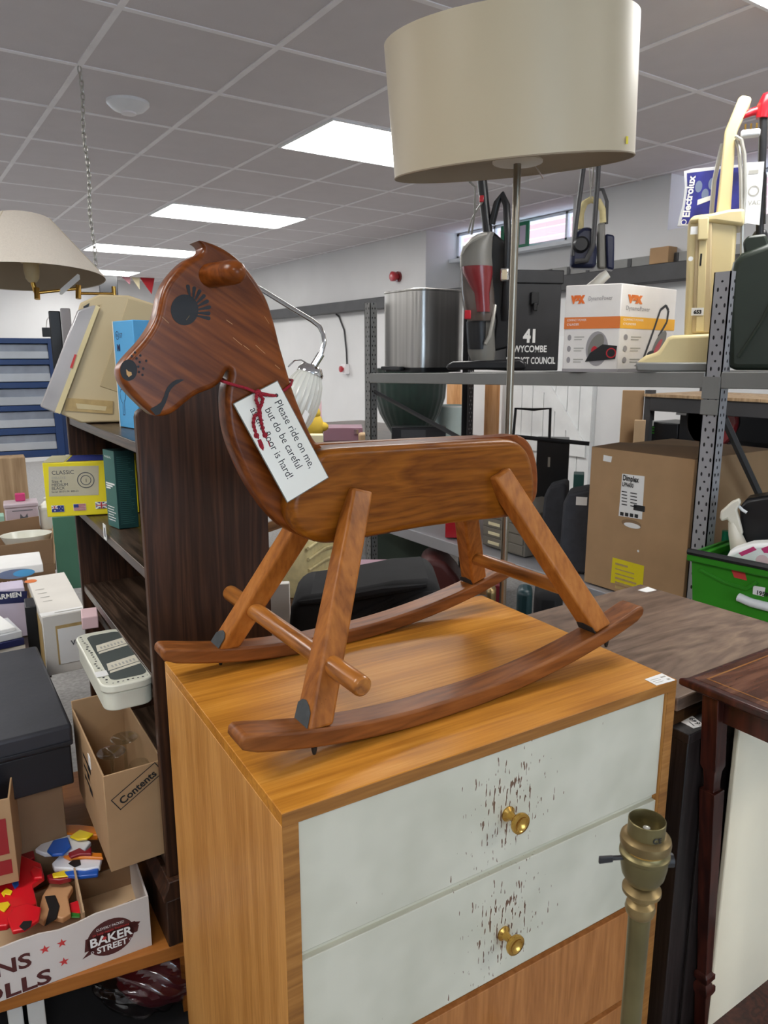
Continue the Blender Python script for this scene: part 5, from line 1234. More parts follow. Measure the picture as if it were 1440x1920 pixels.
pf.text(mb, 'to help retain freshness', cxl-.036, czl+.014, .009, 2, k=2, width=.074)
pf.text(mb, 'BAKER', cxl-.043, czl-.010, .029, 1, k=2, width=.086, bold=.0008)
pf.text(mb, 'STREET', cxl-.030, czl-.029, .020, 1, k=2, width=.062, bold=.0006)
for s_ in (-1, 1): pf.ring(mb, cxl+s_*.039, czl-.022, .003, .001, 1, k=2)
pf.disc(mb, cxl-.013, czl+.003, .004, 2, k=3, n=10)
for (u, v) in ((84, 1780), (116, 1768), (120, 1803)):
    a, b = fq(u, v); pf.poly(mb, [(a+(.0105 if i % 2 == 0 else .0042)*math.sin(math.pi*i/5), b+(.0105 if i % 2 == 0 else .0042)*math.cos(math.pi*i/5)) for i in range(10)], 2)
a0, b0 = fq(60, 1806); pf.text(mb, 'BUNS', a0-.137, b0-.004, .046, 0, bold=.0012, width=.134)
a0, b0 = fq(97, 1836); pf.text(mb, 'ROLLS', a0-.175, b0-.004, .046, 0, bold=.0012, width=.172)
part('printing', mb, ['brand_brown', 'label_white', 'brand_red'], ty, smooth=False)
# carton carrying the trunk
F2 = Fr((-.03, 1.775, .131), -.03)
r, pf2, _, _ = carton('brown_carton', 'long plain brown carton under the black trunk behind the bread tray', 'box', F2, .56, .40, .274, 'card_dark')
# --- foam toys on the tray: thick puffy shapes
def foam(name, label, z, polys, loops_mi, cat='toy', tilt=None):
    P = onz(polys[0][1][0][0], polys[0][1][0][1], z); Fq = Fr(P, 0); r_ = thing(name, label, cat, Fq, 'foam toys')
    k_ = 0
    for (pn, L, m, dz, th_) in [(p[0], p[1], p[2], p[3], p[4]) for p in polys]:
        pts = [Fq.L(onz(u, v, z+dz)) for u, v in L]
        part(pn, MB().hexa([(p.x, p.y, dz) for p in pts], [(p.x, p.y, dz+th_) for p in pts]), m, r_, bevel=.003, seg=3); k_ += 1
    return r_
foam('foam_engine', 'red foam toy engine with black wheel at the left of the bread tray', .225, [
    ('engine_body', [(0, 1650), (40, 1612), (78, 1628), (84, 1652), (62, 1668), (70, 1702), (40, 1722), (14, 1745), (-20, 1750), (-20, 1655)], 'foam_red', 0, .014),
    ('wheel', [(14, 1728), (24, 1708), (52, 1700), (78, 1708), (74, 1730), (48, 1748), (24, 1754)], 'foam_red', .0145, .010),
    ('wheel_hub', [(36, 1738), (44, 1728), (60, 1727), (58, 1738), (46, 1746)], 'black_rubber', .025, .002),
    ('chimney', [(32, 1612), (35, 1590), (62, 1586), (66, 1615), (50, 1622)], 'foam_dark_red', .0, .012),
    ('lamp', [(56, 1638), (64, 1628), (80, 1634), (80, 1650), (64, 1652)], 'foam_red', .0145, .008),
    ('letter_patch', [(2, 1676), (12, 1666), (24, 1672), (20, 1680), (10, 1678), (8, 1684)], 'foam_yellow', .0145, .003),
    ('letter_patch', [(22, 1658), (34, 1650), (36, 1660), (28, 1668)], 'foam_blue', .0145, .003),
    ('yellow_trim', [(-4, 1696), (16, 1692), (20, 1698), (8, 1712), (-4, 1706)], 'foam_yellow', .0145, .004)], None)
foam('foam_bird', 'blue and white foam bird shape lying on the tray, uppermost', .235, [
    ('wing', [(66, 1600), (90, 1580), (118, 1572), (150, 1574), (172, 1586), (160, 1600), (120, 1606), (84, 1608)], 'foam_white', 0, .012),
    ('cap', [(88, 1600), (100, 1580), (128, 1574), (134, 1592), (118, 1606), (98, 1608)], 'foam_blue', .0125, .008),
    ('crest', [(96, 1572), (120, 1556), (150, 1556), (182, 1560), (184, 1576), (150, 1576), (120, 1572)], 'foam_orange', 0, .016),
    ('collar', [(128, 1604), (150, 1594), (160, 1600), (172, 1592), (172, 1606), (150, 1606), (132, 1612)], 'foam_dark_red', .0125, .008),
    ('cuff', [(130, 1572), (150, 1558), (176, 1566), (164, 1576), (146, 1578)], 'foam_yellow', .0165, .006)], None)
foam('foam_fish', 'white foam fish shape with orange edge and black spot, in the middle of the tray', .225, [
    ('fish_body', [(98, 1628), (112, 1614), (140, 1604), (176, 1606), (192, 1616), (188, 1634), (160, 1640), (130, 1638), (102, 1636)], 'foam_white', 0, .014),
    ('spot', [(128, 1620), (138, 1612), (150, 1613), (152, 1622), (140, 1627)], 'black_rubber', .0145, .002),
    ('top_edge', [(118, 1610), (150, 1602), (192, 1604), (194, 1614), (160, 1612), (130, 1615)], 'foam_orange', .0145, .008),
    ('tail', [(120, 1640), (160, 1636), (186, 1634), (184, 1646), (150, 1650), (126, 1648)], 'foam_blue', .0, .010)], None)
foam('foam_boot', 'small red and yellow foam shape in front of the foam fish', .215, [
    ('toe', [(88, 1650), (112, 1642), (138, 1640), (134, 1654), (112, 1660), (92, 1658)], 'foam_dark_red', 0, .014),
    ('trim', [(98, 1640), (120, 1634), (146, 1636), (140, 1644), (118, 1646), (100, 1648)], 'foam_yellow', .0145, .004)], None)
foam('foam_tail', 'orange foam tail shape at the back left corner of the tray', .225, [('piece', [(30, 1596), (48, 1582), (76, 1580), (76, 1592), (56, 1600), (36, 1604)], 'foam_orange', 0, .014)], None)
foam('foam_bear', 'tan foam shape with black stripe at the front of the tray', .19, [
    ('piece', [(80, 1690), (96, 1662), (126, 1658), (138, 1672), (128, 1690), (134, 1722), (118, 1732), (92, 1726), (82, 1738), (70, 1730)], 'foam_tan', 0, .014),
    ('stripe', [(84, 1682), (104, 1680), (112, 1700), (106, 1724), (84, 1738), (92, 1706)], 'black_rubber', .0145, .003)], None)
foam('foam_leaf', 'small green and red foam piece beside the tray flap', .18, [('piece', [(130, 1700), (148, 1694), (154, 1712), (148, 1722), (132, 1720)], 'foam_red', 0, .010), ('leaf', [(132, 1712), (150, 1714), (150, 1722), (134, 1722)], 'foam_green', .0105, .003)], None)
# red printed carton at the left edge
P1_ = onz(36, 1652, .1315+hh_+.004)
F = Fr(P1_, -.19); 
rc = thing('red_printed_carton', 'brown carton with red printed side at the far left, over the bread tray', 'box', F)
zt_ = F(16, 1497)[1]
part('carton_body', MB().box(-.25, 0, 0, .004, 0, zt_).box(-.004, 0, .004, .20, 0, zt_).box(-.25, -.004, .196, .2, 0, zt_).box(-.25, -.004, .004, .196, 0, .004), 'card', rc, bevel=.001)
mb = MB(); pf = Pl((0, 0, 0), (1, 0, 0), (0, 0, 1)); pf.rect(mb, -.24, zt_*.36, .228, zt_*.42, 0); pf.rect(mb, -.24, zt_*.12, .23, zt_*.17, 0)
part('printing', mb, 'red_panel', rc)
# --- boxes and books beyond the trunk, on a low table
lt = thing('low_table', 'low table hidden under the boxes behind the black trunk', 'table', Fr((-.05, 2.75, FLOOR), -.03))
part('table_top', MB().box(-.5, .40, -.36, .75, .44-FLOOR-.03, .44-FLOOR), 'shelf_wood', lt, bevel=.002)
for x in (-.48, .34):
    for y in (-.34, .69): part('leg', MB().box(x, x+.04, y, y+.04, 0, .44-FLOOR-.03), 'shelf_wood', lt)
LT = .441
P = ony(78, 1158, 2.32); F = Fr((P.x, P.y, LT), -.0); ht = P.z-LT
wd = ony(160, 1143, 2.32).x-P.x; bk_ = onz(50, 1083, P.z); dpt = bk_.y-P.y; shx = bk_.x-P.x
vb = thing('cream_carton', 'cream carton with orange dot and white label beside the bookcase', 'box', F)
b0 = [(0, 0, 0), (wd, -.0, 0), (wd+shx, dpt, 0), (shx, dpt, 0)]
part('carton_body', MB().hexa(b0, [(x, y, ht) for x, y, z in b0]), 'card_white', vb, bevel=.002)
mb = MB(); pt = Pl((0, 0, ht), (1, 0, 0), (0, 1, 0), off=.0008); pf = Pl((0, 0, 0), (1, 0, 0), (0, 0, 1), off=.0008); pl_ = Pl((shx, dpt, 0), (-shx, -dpt, 0), (0, 0, 1), off=.0008)
pt.disc(mb, .035, dpt*.88, .020, 0, ry=.022)
for i in range(4): pt.rect(mb, .03, dpt*(.62-.1*i), .028, .006, 1)
pt.rect(mb, .0, .004, wd, .035, 2); pt.rect(mb, .04, .016, .08, .007, 1, k=2)
pf.rect(mb, .035, ht-.16, wd-.035, .125, 4); pf.rect(mb, .04, ht-.16, wd-.04, .115, 2, k=2); pf.text(mb, 'Vertuo', .075, ht-.105, .022, 3, k=3, bold=.0006)
pl_.rect(mb, .0, .0, Vector((shx, dpt)).length*.96, ht*.85, 4)
part('printing', mb, ['box_orange', 'faint_ink', 'label_white', 'grey_ink', 'tape_brown'], vb, smooth=False)
_, F = bb('hair_styler_carton', 'pale lilac carton with navy band reading Carmen at the left edge', 'box', -40, 52, 1106, 1216, 2.55, .10, 'lilac', base=LT)
mb = MB(); pf = Pl((0, 0, 0), (1, 0, 0), (0, 0, 1), off=.001)
a0, b0_ = F(-40, 1133); a1, b1_ = F(52, 1107); pf.poly(mb, [F(-40, 1136), F(51, 1129), F(51, 1108), F(-40, 1110)], 0); a, b = F(-18, 1126); pf.text(mb, 'CARMEN', a, b, .024, 1, k=2, bold=.0008)
col.objects['hair_styler_carton']; part('printing', mb, ['navy_card', 'label_white'], col.objects['hair_styler_carton'])
_, F = bb('slipper_carton', 'white and pink lid of a carton with a blue oval picture, on the Carmen box', 'box', -40, 83, 1064, 1106, 2.68, .2, 'label_white', base=LT+.18)
mb = MB(); a, b = F(30, 1076); pf.disc(mb, a, b, .062, 0, ry=.018); a, b = F(45, 1074); pf.disc(mb, a, b, .036, 1, ry=.013, k=2)
a, b = F(-10, 1100); pf.text(mb, 'soft Medicur', a, b, .022, 2, k=2); part('printing', mb, ['blue_grey', 'box_blue', 'toy_pink'], col.objects['slipper_carton'])
books = [('book', 'thick white paperback at the bottom of the pile by the trunk', -20, 46, 1196, 1216, 2.28, 'card_white'), ('book', 'blue and white covered book in the middle of the pile by the trunk', -20, 44, 1184, 1196, 2.27, 'navy_card'), ('book', 'grey paperback second from the top of the pile by the trunk', -20, 40, 1172, 1184, 2.27, 'bag_paper'), ('book', 'white leaflet lying on top of the book pile by the trunk', -20, 27, 1160, 1172, 2.27, 'label_white')]
zb_ = LT
for i, (n_, l, u0, u1, v0, v1, t, m) in enumerate(books):
    P = atd((u0+u1)/2, v1, t); F = Fr(P, .02+.05*i); a, _ = F(u0, v0); b, _ = F(u1, v0); th_ = (.075, .022, .022, .012)[i]
    solo(n_, l, 'book', MB().box(a, b, 0, .16, 0, th_), m, Fr((P.x, P.y, zb_), F.yaw), 'books behind the trunk', bevel=.002); zb_ += th_+.0005
bb('black_album', 'black slanting album between the book pile and the cream carton', 'album', 50, 84, 1136, 1216, 2.38, .10, 'black_plastic', base=LT)
# cardboard tray with crockery, tins behind
tb2 = LT+.28
P = atd(50, 1062, 2.95); zt2 = P.z
_, F = bb('card_tray_stack', 'plain brown carton under the cardboard tray at the left edge', 'box', -30, 105, 1064, 1100, 3.0, .3, 'card_dark', base=LT)
F = Fr((F.P.x, F.P.y, F.P.z+F(40, 1064)[1]+.001), F.yaw)
tq = thing('cardboard_tray', 'shallow open cardboard tray holding white crockery', 'tray', F)
a, zz = F(-30, 1028); b, _ = F(98, 1024); 
part('tray_front', MB().xz([(a, 0), (b, 0), (b+.0, zz+.01), (a, zz)], 0, .005), 'card_dark', tq)
part('tray_back', MB().xz([(a, 0), (b-.03, 0), (b-.03, zz+.055), (a, zz+.04)], .28, .285), 'card_dark', tq)
part('end_flap', MB().hexa([(b, 0, 0), (b+.004, 0, 0), (b+.004, .27, 0), (b, .27, 0)], [(b+.01, .02, zz+.01), (b+.014, .02, zz+.01), (b+.034, .2, zz+.09), (b+.03, .2, zz+.09)]), 'card_light', tq)
part('tray_floor', MB().box(a, b, .006, .279, .001, .004), 'card_dark', tq)
Fp_ = Fr(F.P+F.e2*.12+F.e1*F(52, 1020)[0]+Vector((0, 0, .005)))
solo('white_dish', 'white oval serving dish lying in the cardboard tray', 'dish', MB().lathe([(.04, 0), (.05, .004), (.098, zz+.006), (.10, zz+.010), (.094, zz+.008), (.045, .01), (.002, .009)], n=40, sy=.75), 'ceramic', Fp_)
_, F = bb('shelf_box', 'tall plain carton carrying the tins, at the left edge', 'box', -30, 104, 1004, 1090, 3.32, .18, 'card_dark', base=LT); ztn = F.P.z+F(40, 1004)[1]+.001
def bt2(name, label, cat, u0, u1, v0, v1, m, dy=0.):
    P = atd((u0+u1)/2, 1004, 3.36+dy); Fz = Fr((P.x, P.y, ztn)); a, _ = Fz(u0, v0); b, _ = Fz(u1, v0); _, z = Fz((u0+u1)/2, v0)
    return Fz, a, b, z
Fz, a, b, z = bt2('', '', '', 8, 71, 952, 1004, '')
kt = thing('kitten_tin', 'pale pink square tin with a small grey cat picture', 'tin', Fz)
part('tin_body', MB().box(a, b, 0, .11, 0, z), 'tin_pink', kt, bevel=.006); part('lid', MB().box(a-.003, b+.003, -.003, .113, z+.0005, z+.02), 'tin_pink', kt, bevel=.005)
mb = MB(); pf = Pl((0, 0, 0), (1, 0, 0), (0, 0, 1), off=.001); cx2 = (a+b)/2+.008
pf.disc(mb, cx2, z*.45, .018, 0); pf.disc(mb, cx2, z*.2, .024, 0, ry=.022); pf.poly(mb, [(cx2-.018, z*.5), (cx2-.014, z*.75), (cx2-.003, z*.6)], 0); pf.poly(mb, [(cx2+.018, z*.5), (cx2+.014, z*.75), (cx2+.003, z*.6)], 0); pf.rect(mb, a+.03, z*.86, (b-a)*.62, .004, 0)
part('picture', mb, 'grey_ink', kt)
Fz, a, b, z = bt2('', '', '', -10, 8, 968, 1004, ''); solo('mint_tin', 'small mint green tin at the left edge beside the pink tin', 'tin', MB().box(a, b, 0, .08, 0, z), 'mint', Fz, bevel=.004)
Fz, a, b, z = bt2('', '', '', 73, 103, 958, 1004, '', .03)
ck = thing('cream_canister', 'cream lidded storage canister right of the pink tin', 'canister', Fz); part('body', MB().lathe([((b-a)/2*.92, 0), ((b-a)/2, .01), ((b-a)/2, z)], c=((a+b)/2, .05, 0)), 'ceramic', ck); part('lid', MB().lathe([((b-a)/2+.003, z+.001), ((b-a)/2+.003, z+.012), ((b-a)/4, z+.03), (.008, z+.04), (.012, z+.052), (.004, z+.056)], c=((a+b)/2, .05, 0)), 'ceramic', ck)
Fz = Fr(kt.location+Vector((.01, .05, Fr(kt.location)(40, 952)[1]+.021))); solo('pink_sharpener', 'small dark pink gadget on top of the pale pink tin', 'gadget', MB().box(-.012, .03, 0, .03, 0, .035), 'pink', Fz, bevel=.004)
bb('green_board', 'dull green board standing between canister and bookcase', 'board', 104, 150, 968, 1110, 3.1, .015, 'green_board', base=LT)
bb('wooden_cabinet', 'pale wood grain cabinet under the blue drawer tower', 'cabinet', -40, 62, 859, 1150, 3.7, .4, 'light_ply', base=FLOOR)
# blue drawer tower on the cabinet
P = atd(40, 858.5, 3.71); F = Fr(P); F.P.z += .002
dt = thing('drawer_tower', 'navy blue plastic drawer tower with translucent drawers at the left edge', 'drawer tower', F)
a, _ = F(-60, 700); b, zt_ = F(103, 634); zt_ = F(60, 634)[1]
def fr_line(u, v): return F(u, v)
N = 5
part('tower_back', MB().box(a, b+.0, .30, .31, 0, zt_), 'drawer_blue', dt)
part('tower_side', MB().box(b-.004, b+.035, .01, .30, 0, zt_-.004), 'drawer_blue', dt, bevel=.004)
hs = [(634, 644), (674, 684), (717, 728), (761, 771), (803, 815), (846, 859)]
for i, (v0, v1) in enumerate(hs):
    z0, z1 = F(40, v1)[1], F(40, v0)[1]
    part('cross_frame', MB().box(a, b, 0, .30, z0, z1), 'drawer_blue', dt, bevel=.002)
part('front_upright', MB().box(b-.036, b+.0, -.003, .0, 0, zt_), 'drawer_blue', dt, bevel=.001)
for i in range(5):
    z0, z1 = F(40, hs[i+1][0])[1], F(40, hs[i][1])[1]
    dw = part('drawer', MB().box(a+.01, b-.037, .006, .28, z0+.002, z1-.004), 'drawer_mid', dt, bevel=.004)
    part('drawer_front', MB().box(a+.01, b-.037, .0015, .0055, z0+.004, z0+(z1-z0)*.5), 'drawer_clear', dw, bevel=.001)
# --- swing arm lamp on top of the bookcase
cL = atd(48, 521, 1.98); Fs = Fr(Vector(onz(214, 780, 1.239))+Vector((.06, .33, 0))); Fs.P.z = 1.239
Fs = Fr(Vector((BF.P+BF.e1*.15+BF.e2*.70)[:2]+(1.239,)))
sl = thing('swing_arm_lamp', 'brass swing arm lamp with wide cream linen cone shade, upper left', 'lamp', Fs)
nv = Vector((.013, .09, 1)).normalized(); cc = Fs.L(cL); c_ = Fs.P
w2l = Matrix.Rotation(-Fs.yaw, 3, 'Z'); nl = w2l @ nv
rB, rT, hS = .203, .062, .158
part('shade', MB().lathe([(rB-.001, .001), (rB, 0), (rB*.985, .006), (rT+.012, hS-.004), (rT, hS), (rT-.001, hS-.001)], c=cc, ax=nl, n=72, cap=False), 'linen_shade', sl)
part('shade_lining', MB().lathe([(rB-.002, .0015), (rT+.008, hS-.006)], c=cc, ax=nl, n=72, cap=False), 'shade_lining', sl)
o1 = nl.orthogonal().normalized(); o2 = nl.cross(o1)
for t in (3.5, 5.3, .9):
    d = o1*math.cos(t)+o2*math.sin(t); part('seam', MB().tube([cc+d*(rB+.0006)+nl*.002, cc+d*(rT+.0126)+nl*(hS-.004)], .0012, 5), 'satin_shade', sl)
hd = Fs.L(atd(60, 515, 1.98))
part('bulb_holder', MB().lathe([(.010, -.02), (.017, -.01), (.020, .01), (.020, .028), (.026, .029), (.026, .034)], c=hd, n=24), 'cream_dark', sl)
def lw(u, v, t): return Fs.L(atd(u, v, t))
part('brass_neck', MB().tube([hd+Vector((0, 0, -.02)), hd+Vector((.004, 0, -.04)), hd+Vector((.008, 0, -.052))], .006, 12).tube([lw(69, 540, 1.98), lw(70, 561, 1.98)], .0075, 12), 'brass', sl)
part('swing_arm', MB().tube([lw(70, 549, 1.98), lw(147, 541, 2.02)], .0042, 10).tube([lw(147, 550, 2.02), lw(214, 551, 2.08)], .0042, 10), 'brass', sl)
part('arm_joint', MB().tube([lw(147, 535, 2.02), lw(147, 560, 2.02)], .0075, 12), 'brass', sl)
e_ = lw(214, 551, 2.08)
part('pole', MB().tube([(e_.x, e_.y, .01), (e_.x, e_.y, e_.z+.02)], .006, 12), 'brass', sl)
part('base', MB().lathe([(.07, 0), (.07, .008), (.02, .014)], c=(e_.x, e_.y, 0)), 'brass', sl)
part('paper_label', MB().hexa([lw(112, 552, 2.0), lw(116, 553, 2.0), lw(150, 524, 2.0), lw(146, 522, 2.0)], [p+Vector((0, .001, .012)) for p in (lw(112, 552, 2.0), lw(116, 553, 2.0), lw(150, 524, 2.0), lw(146, 522, 2.0))]), 'label_white', sl)
# --- chrome lamp with ribbed glass shade, standing on the bookcase behind the horse
Fs = Fr((Vector((BF.P+BF.e1*.215+BF.e2*.10)[:2]+(1.239,)))); tL = 1.62
cl = thing('chrome_lamp', 'chrome lamp with curved arm and ribbed white glass shade behind the horse neck', 'lamp', Fs)
L3 = [lw(*p) for p in ((466, 530, tL), (490, 543, tL), (545, 577, tL), (585, 601, tL), (599, 612, tL), (606, 626, tL), (608, 642, tL), (603, 660, tL), (594, 676, tL))]
part('curved_arm', MB().tube([Vector((0, 0, .0)), Vector((0, 0, .10)), (L3[0]+Vector((-.02, 0, -.01))), L3[0]]+L3[1:], .0052, 12), 'chrome', cl)
part('swivel', MB().tube([lw(602, 664, tL), lw(586, 690, tL)], .0085, 12), 'chrome', cl)
part('base', MB().lathe([(.045, 0), (.045, .006), (.01, .012)]), 'chrome', cl)
cS = lw(584, 692, tL); ax = (lw(545, 800, tL)-cS).normalized()
prof = [(.018, -.002), (.026, .010), (.036, .03), (.0425, .06), (.043, .085), (.040, .11), (.033, .135), (.025, .155)]
mb = MB(); vs = []; n = 72; a1 = ax.orthogonal().normalized(); a2 = ax.cross(a1)
for r_, z in prof:
    for j in range(n):
        t = 2*math.pi*j/n; rr = r_*(1+.03*math.cos(t*24)); vs.append(cS+ax*z+a1*rr*math.cos(t)+a2*rr*math.sin(t))
mb.add(vs, [(i*n+j, i*n+(j+1) % n, (i+1)*n+(j+1) % n, (i+1)*n+j) for i in range(len(prof)-1) for j in range(n)])
part('glass_shade', mb, 'ribbed_white', cl)
part('shade_cap', MB().lathe([(.008, -.010), (.022, -.006), (.030, .006), (.030, .012)], c=cS, ax=ax, n=32), 'chrome', cl)
part('shade_wire', MB().tube([lw(583, 686, tL), lw(565, 675, tL), lw(552, 676, tL), lw(540, 688, tL)], .0016, 6), 'chrome', cl)
q = [lw(572, 768, tL-.045), lw(580, 776, tL-.045), lw(572, 796, tL-.045), lw(563, 788, tL-.045)]
part('price_label', MB().hexa(q, [p+Vector((0, -.001, 0)) for p in q]), 'label_white', cl)
# --- bunting in the distance
Fb = Fr((2.1, 11.55, CEIL)); n_ = 0
for i, (u0, u1, v0, v1, m) in enumerate(((135, 168, 521, 532, 'bunting_pink'), (228, 245, 520, 533, 'bunting_pink'), (246, 262, 520, 542, 'paper_cream'), (262, 290, 521, 551, 'bunting_red'))):
    a, _ = Fb(u0, 525); b, _ = Fb(u1, 525); _, zz = Fb(u0, v1)
    solo('bunting_flag', ['pink bunting pennant nearest the cone lampshade', 'pink bunting pennant left of the cream pennant', 'cream bunting pennant beside the red one', 'red bunting pennant touching the horse forehead'][i], 'bunting', MB().xz([(a, 0), (b, -.002), ((a+b)/2+.05, zz)], 0, .004), m, Fb, 'bunting pennants')
Fb = Fr(atd(204, 519, 10.4)); Fb.P.z = CEIL; a, _ = Fb(186, 540); b, zz = Fb(222, 556)
solo('black_speaker', 'black speaker hung from the ceiling in the distance above the cream machine', 'speaker', MB().box(a, b, 0, .25, zz, 0), 'black_plastic', Fb, bevel=.01)

# ================================================================== BEHIND THE HORSE: LOWER SHELF, FLOOR AND FAR TABLE
LS = .492   # top of the lower rack shelf
def onls(u, v, x, dz=0.):
    P = onx(u, v, x); return P
# big cardboard carton on the lower shelf
X1 = RX+.04
Pn = onx(1300, 900, X1); Pf = onx(1106, 900, X1); ztop = onx(1115, 838, X1).z
F = Fr((X1, Pf.y, LS), -math.pi/2)
r, pf, pl_, pt = carton('large_carton', 'large brown carton with white label and yellow sticker on the lower shelf', 'box', F, Pf.y-Pn.y, .52, ztop-LS, 'card')
F = Fr((X1, (Pf.y+Pn.y)/2, LS), -math.pi/2); col.objects['large_carton'].location = F.P
for ch in r.children: pass
def cq(u, v): P = onx(u, v, X1); q = F.L(P); return (q.x+(Pf.y-Pn.y)/2, q.z)
mb = MB()
pf.poly(mb, [cq(1167, 888), cq(1209, 893), cq(1204, 974), cq(1160, 967)], 0)
pf.poly(mb, [cq(1149, 1045), cq(1208, 1061), cq(1205, 1104), cq(1145, 1092)], 1)
pf.poly(mb, [cq(1132, 853), cq(1148, 856), cq(1146, 867), cq(1131, 864)], 0)
a, b = cq(1168, 900); pf.text(mb, 'Dimplex', a, b, .03, 2, k=2, bold=.001, width=cq(1198, 900)[0]-a)
a, b = cq(1167, 911); pf.text(mb, 'LPN600', a, b, .022, 2, k=2, bold=.0006, width=cq(1188, 911)[0]-a)
for i in range(5): a, b = cq(1166, 922+i*6); pf.rect(mb, a, b, .025, .004, 2, k=2); pf.rect(mb, a+.04, b, .03, .004, 2, k=2)
a, b = cq(1188, 956); pf.rect(mb, a, b, .05, .022, 2, k=2)
for i in range(4): a, b = cq(1163+i*9, 966+i*1.4); pf.rect(mb, a, b, .016, .014, 2, k=2)
for i, (w_, h_) in enumerate(((.06, .008), (.09, .005), (.09, .005), (.10, .008), (.10, .009), (.08, .012))): a, b = cq(1150, 1057+i*7); pf.rect(mb, a+.01, b-.004*i, w_*1.0, h_, 3, k=2)
a, b = cq(1184, 982); pf.disc(mb, a, b, .045, 4, ry=.016, k=2); pf.disc(mb, a+.005, b-.006, .038, 0, ry=.01, k=3)
a, b = cq(1197, 1033); pf.disc(mb, a, b, .005, 0, k=2)
part('printing', mb, ['label_white', 'label_yellow', 'black_ink', 'tape_brown', 'card_dark'], r, smooth=False)
h_ = ztop-LS; w_ = Pf.y-Pn.y
part('top_flap', MB().hexa([(-w_/2, .0, h_), (w_/2, .0, h_), (w_/2, .004, h_), (-w_/2, .004, h_)], [(-w_/2+.02, .14, h_+.01), (w_/2-.02, .14, h_+.03), (w_/2-.02, .144, h_+.03), (-w_/2+.02, .144, h_+.01)]), 'card_dark', r)
_, F = bb('torn_carton', 'brown carton with torn tape behind the perforated post', 'box', 1318, 1434, 850, 1120, 3.3, .2, 'card', base=LS)
mb = MB(); fp = Pl((0, 0, 0), (1, 0, 0), (0, 0, 1)); a, b = F(1372, 918); fp.disc(mb, a, b, .05, 0, ry=.015)
part('torn_tape', mb, 'label_white', col.objects['torn_carton'])
# dark cases on the lower shelf
for (u0, u1, v0, v1, x, lab) in ((1016, 1058, 912, 1052, RX+.20, 'dark grey hard case on the lower shelf, farther of the two'), (1052, 1104, 924, 1085, RX+.10, 'dark grey hard case with white sticker on the lower shelf, beside the large carton')):
    Pa = onx((u0+u1)/2, v1, x); F = Fr((Pa.x, Pa.y, LS), -.62-.3)
    cs = thing('hard_case', lab, 'case', F)
    part('case_shell', MB().xz([(q[0], max(0, q[1])) for q in S(F, [(u0-6, v1-10), (u0+4, v0+20), (u0+12, v0+2), (u1, v0-6), (u1+4, v0), (u1+2, v1+20), (u0, v1+20)])], 0, .16), 'suitcase', cs, bevel=.012, seg=3)
    if x < RX+.15:
        a, b = F(1080, 940); part('sticker', MB().box(a, a+.045, -.0015, -.0002, b-.015, b+.02), 'label_white', cs)
# black steel box with raised frame behind them
_, F = bb('black_steel_box', 'black steel box standing on the dark cases behind the rack', 'box', 1005, 1066, 826, 925, 3.9, .2, 'black_plastic', base=LS)
sb = col.objects['black_steel_box']
part('lid_rail', MB().tube([F.p3(960, 818, -.02), F.p3(1105, 832, -.02)], .011, 8), 'black_paint', sb)
part('handle_frame', MB().tube([F.p3(962, 820, .0), F.p3(967, 766, .0), F.p3(1001, 768, .0), F.p3(1032, 766, .0), F.p3(1030, 826, .0)], .008, 8), 'black_paint', sb)
a, b = F(1030, 868); part('latch', MB().box(a-.008, a+.004, -.008, 0, b-.02, b+.03), 'silver_plastic', sb)
# small teal toolbox things on the shelf behind the cases
bb('teal_tin', 'small teal patterned box leaning beyond the dark cases', 'box', 1075, 1095, 890, 912, 3.5, .1, 'teal_light', base=LS)
# card index drawers
X2 = RX+.10
Pa = onx(900, 1028, X2); F = Fr((X2, onx(905, 1000, X2).y, LS), -math.pi/2)
wv_ = onx(905, 1000, X2).y-onx(985, 1000, X2).y; hi = .16
ci = thing('index_cabinet', 'grey brown card index cabinet with cream label holders on the lower shelf', 'cabinet', Fr((X2, onx(985, 1000, X2).y+wv_/2, LS), -math.pi/2))
part('cabinet_body', MB().box(-wv_/2, wv_/2, 0, .40, 0, .20), 'index_grey', ci, bevel=.004)
for i in range(4):
    d = part('drawer', MB().box(-wv_/2+.01, wv_/2-.01, -.006, -.0005, .008+i*.047, .050+i*.047), 'index_grey', ci, bevel=.002)
    part('label_holder', MB().box(-wv_/2+.05, -wv_/2+.13, -.012, -.0065, .018+i*.047, .034+i*.047), 'paper_cream', d, bevel=.003)
_, F = bb('red_crate', 'bright red crate end on the lower shelf behind the horse body', 'crate', 835, 884, 966, 995, 3.75, .3, 'red_plastic', base=LS)
# green crate at the right
PA = onz(1300, 1150, .40); 
X3 = RX-.13
Pc0 = onx(1300, 1100, X3)
gfr = Fr((Pc0.x, Pc0.y, 0), -math.pi/2+.0)
zt0 = onx(1300, 1030, X3).z
gfr = Fr((Pc0.x, Pc0.y, zt0-.30), -math.pi/2+.12)
gc = thing('green_crate', 'bright green plastic crate with black rim at the right edge', 'crate', gfr)
def gq(u, v): return gfr(u, v)
Lc = .62; hz = .30
part('front_side', MB().xz([gq(1300, 1160), gq(1298, 1038), (Lc, hz-.01), (Lc, 0)], -.004, .004), 'crate_green', gc)
part('crate_tub', MB().box(.0, Lc, .36, .368, 0, hz).box(0, .008, .005, .36, 0, hz).box(0, Lc, .005, .36, 0, .008), 'crate_deep', gc)
part('rim', MB().box(-.02, Lc, -.026, .012, hz-.035, hz-.008), 'crate_green', gc, bevel=.005)
part('rim', MB().box(-.02, .018, .012, .36, hz-.035, hz-.008), 'crate_green', gc, bevel=.005)
part('carry_bar', MB().tube([(-.015, -.026, hz-.002), (Lc, -.026, hz-.002)], .011, 8), 'black_plastic', gc)
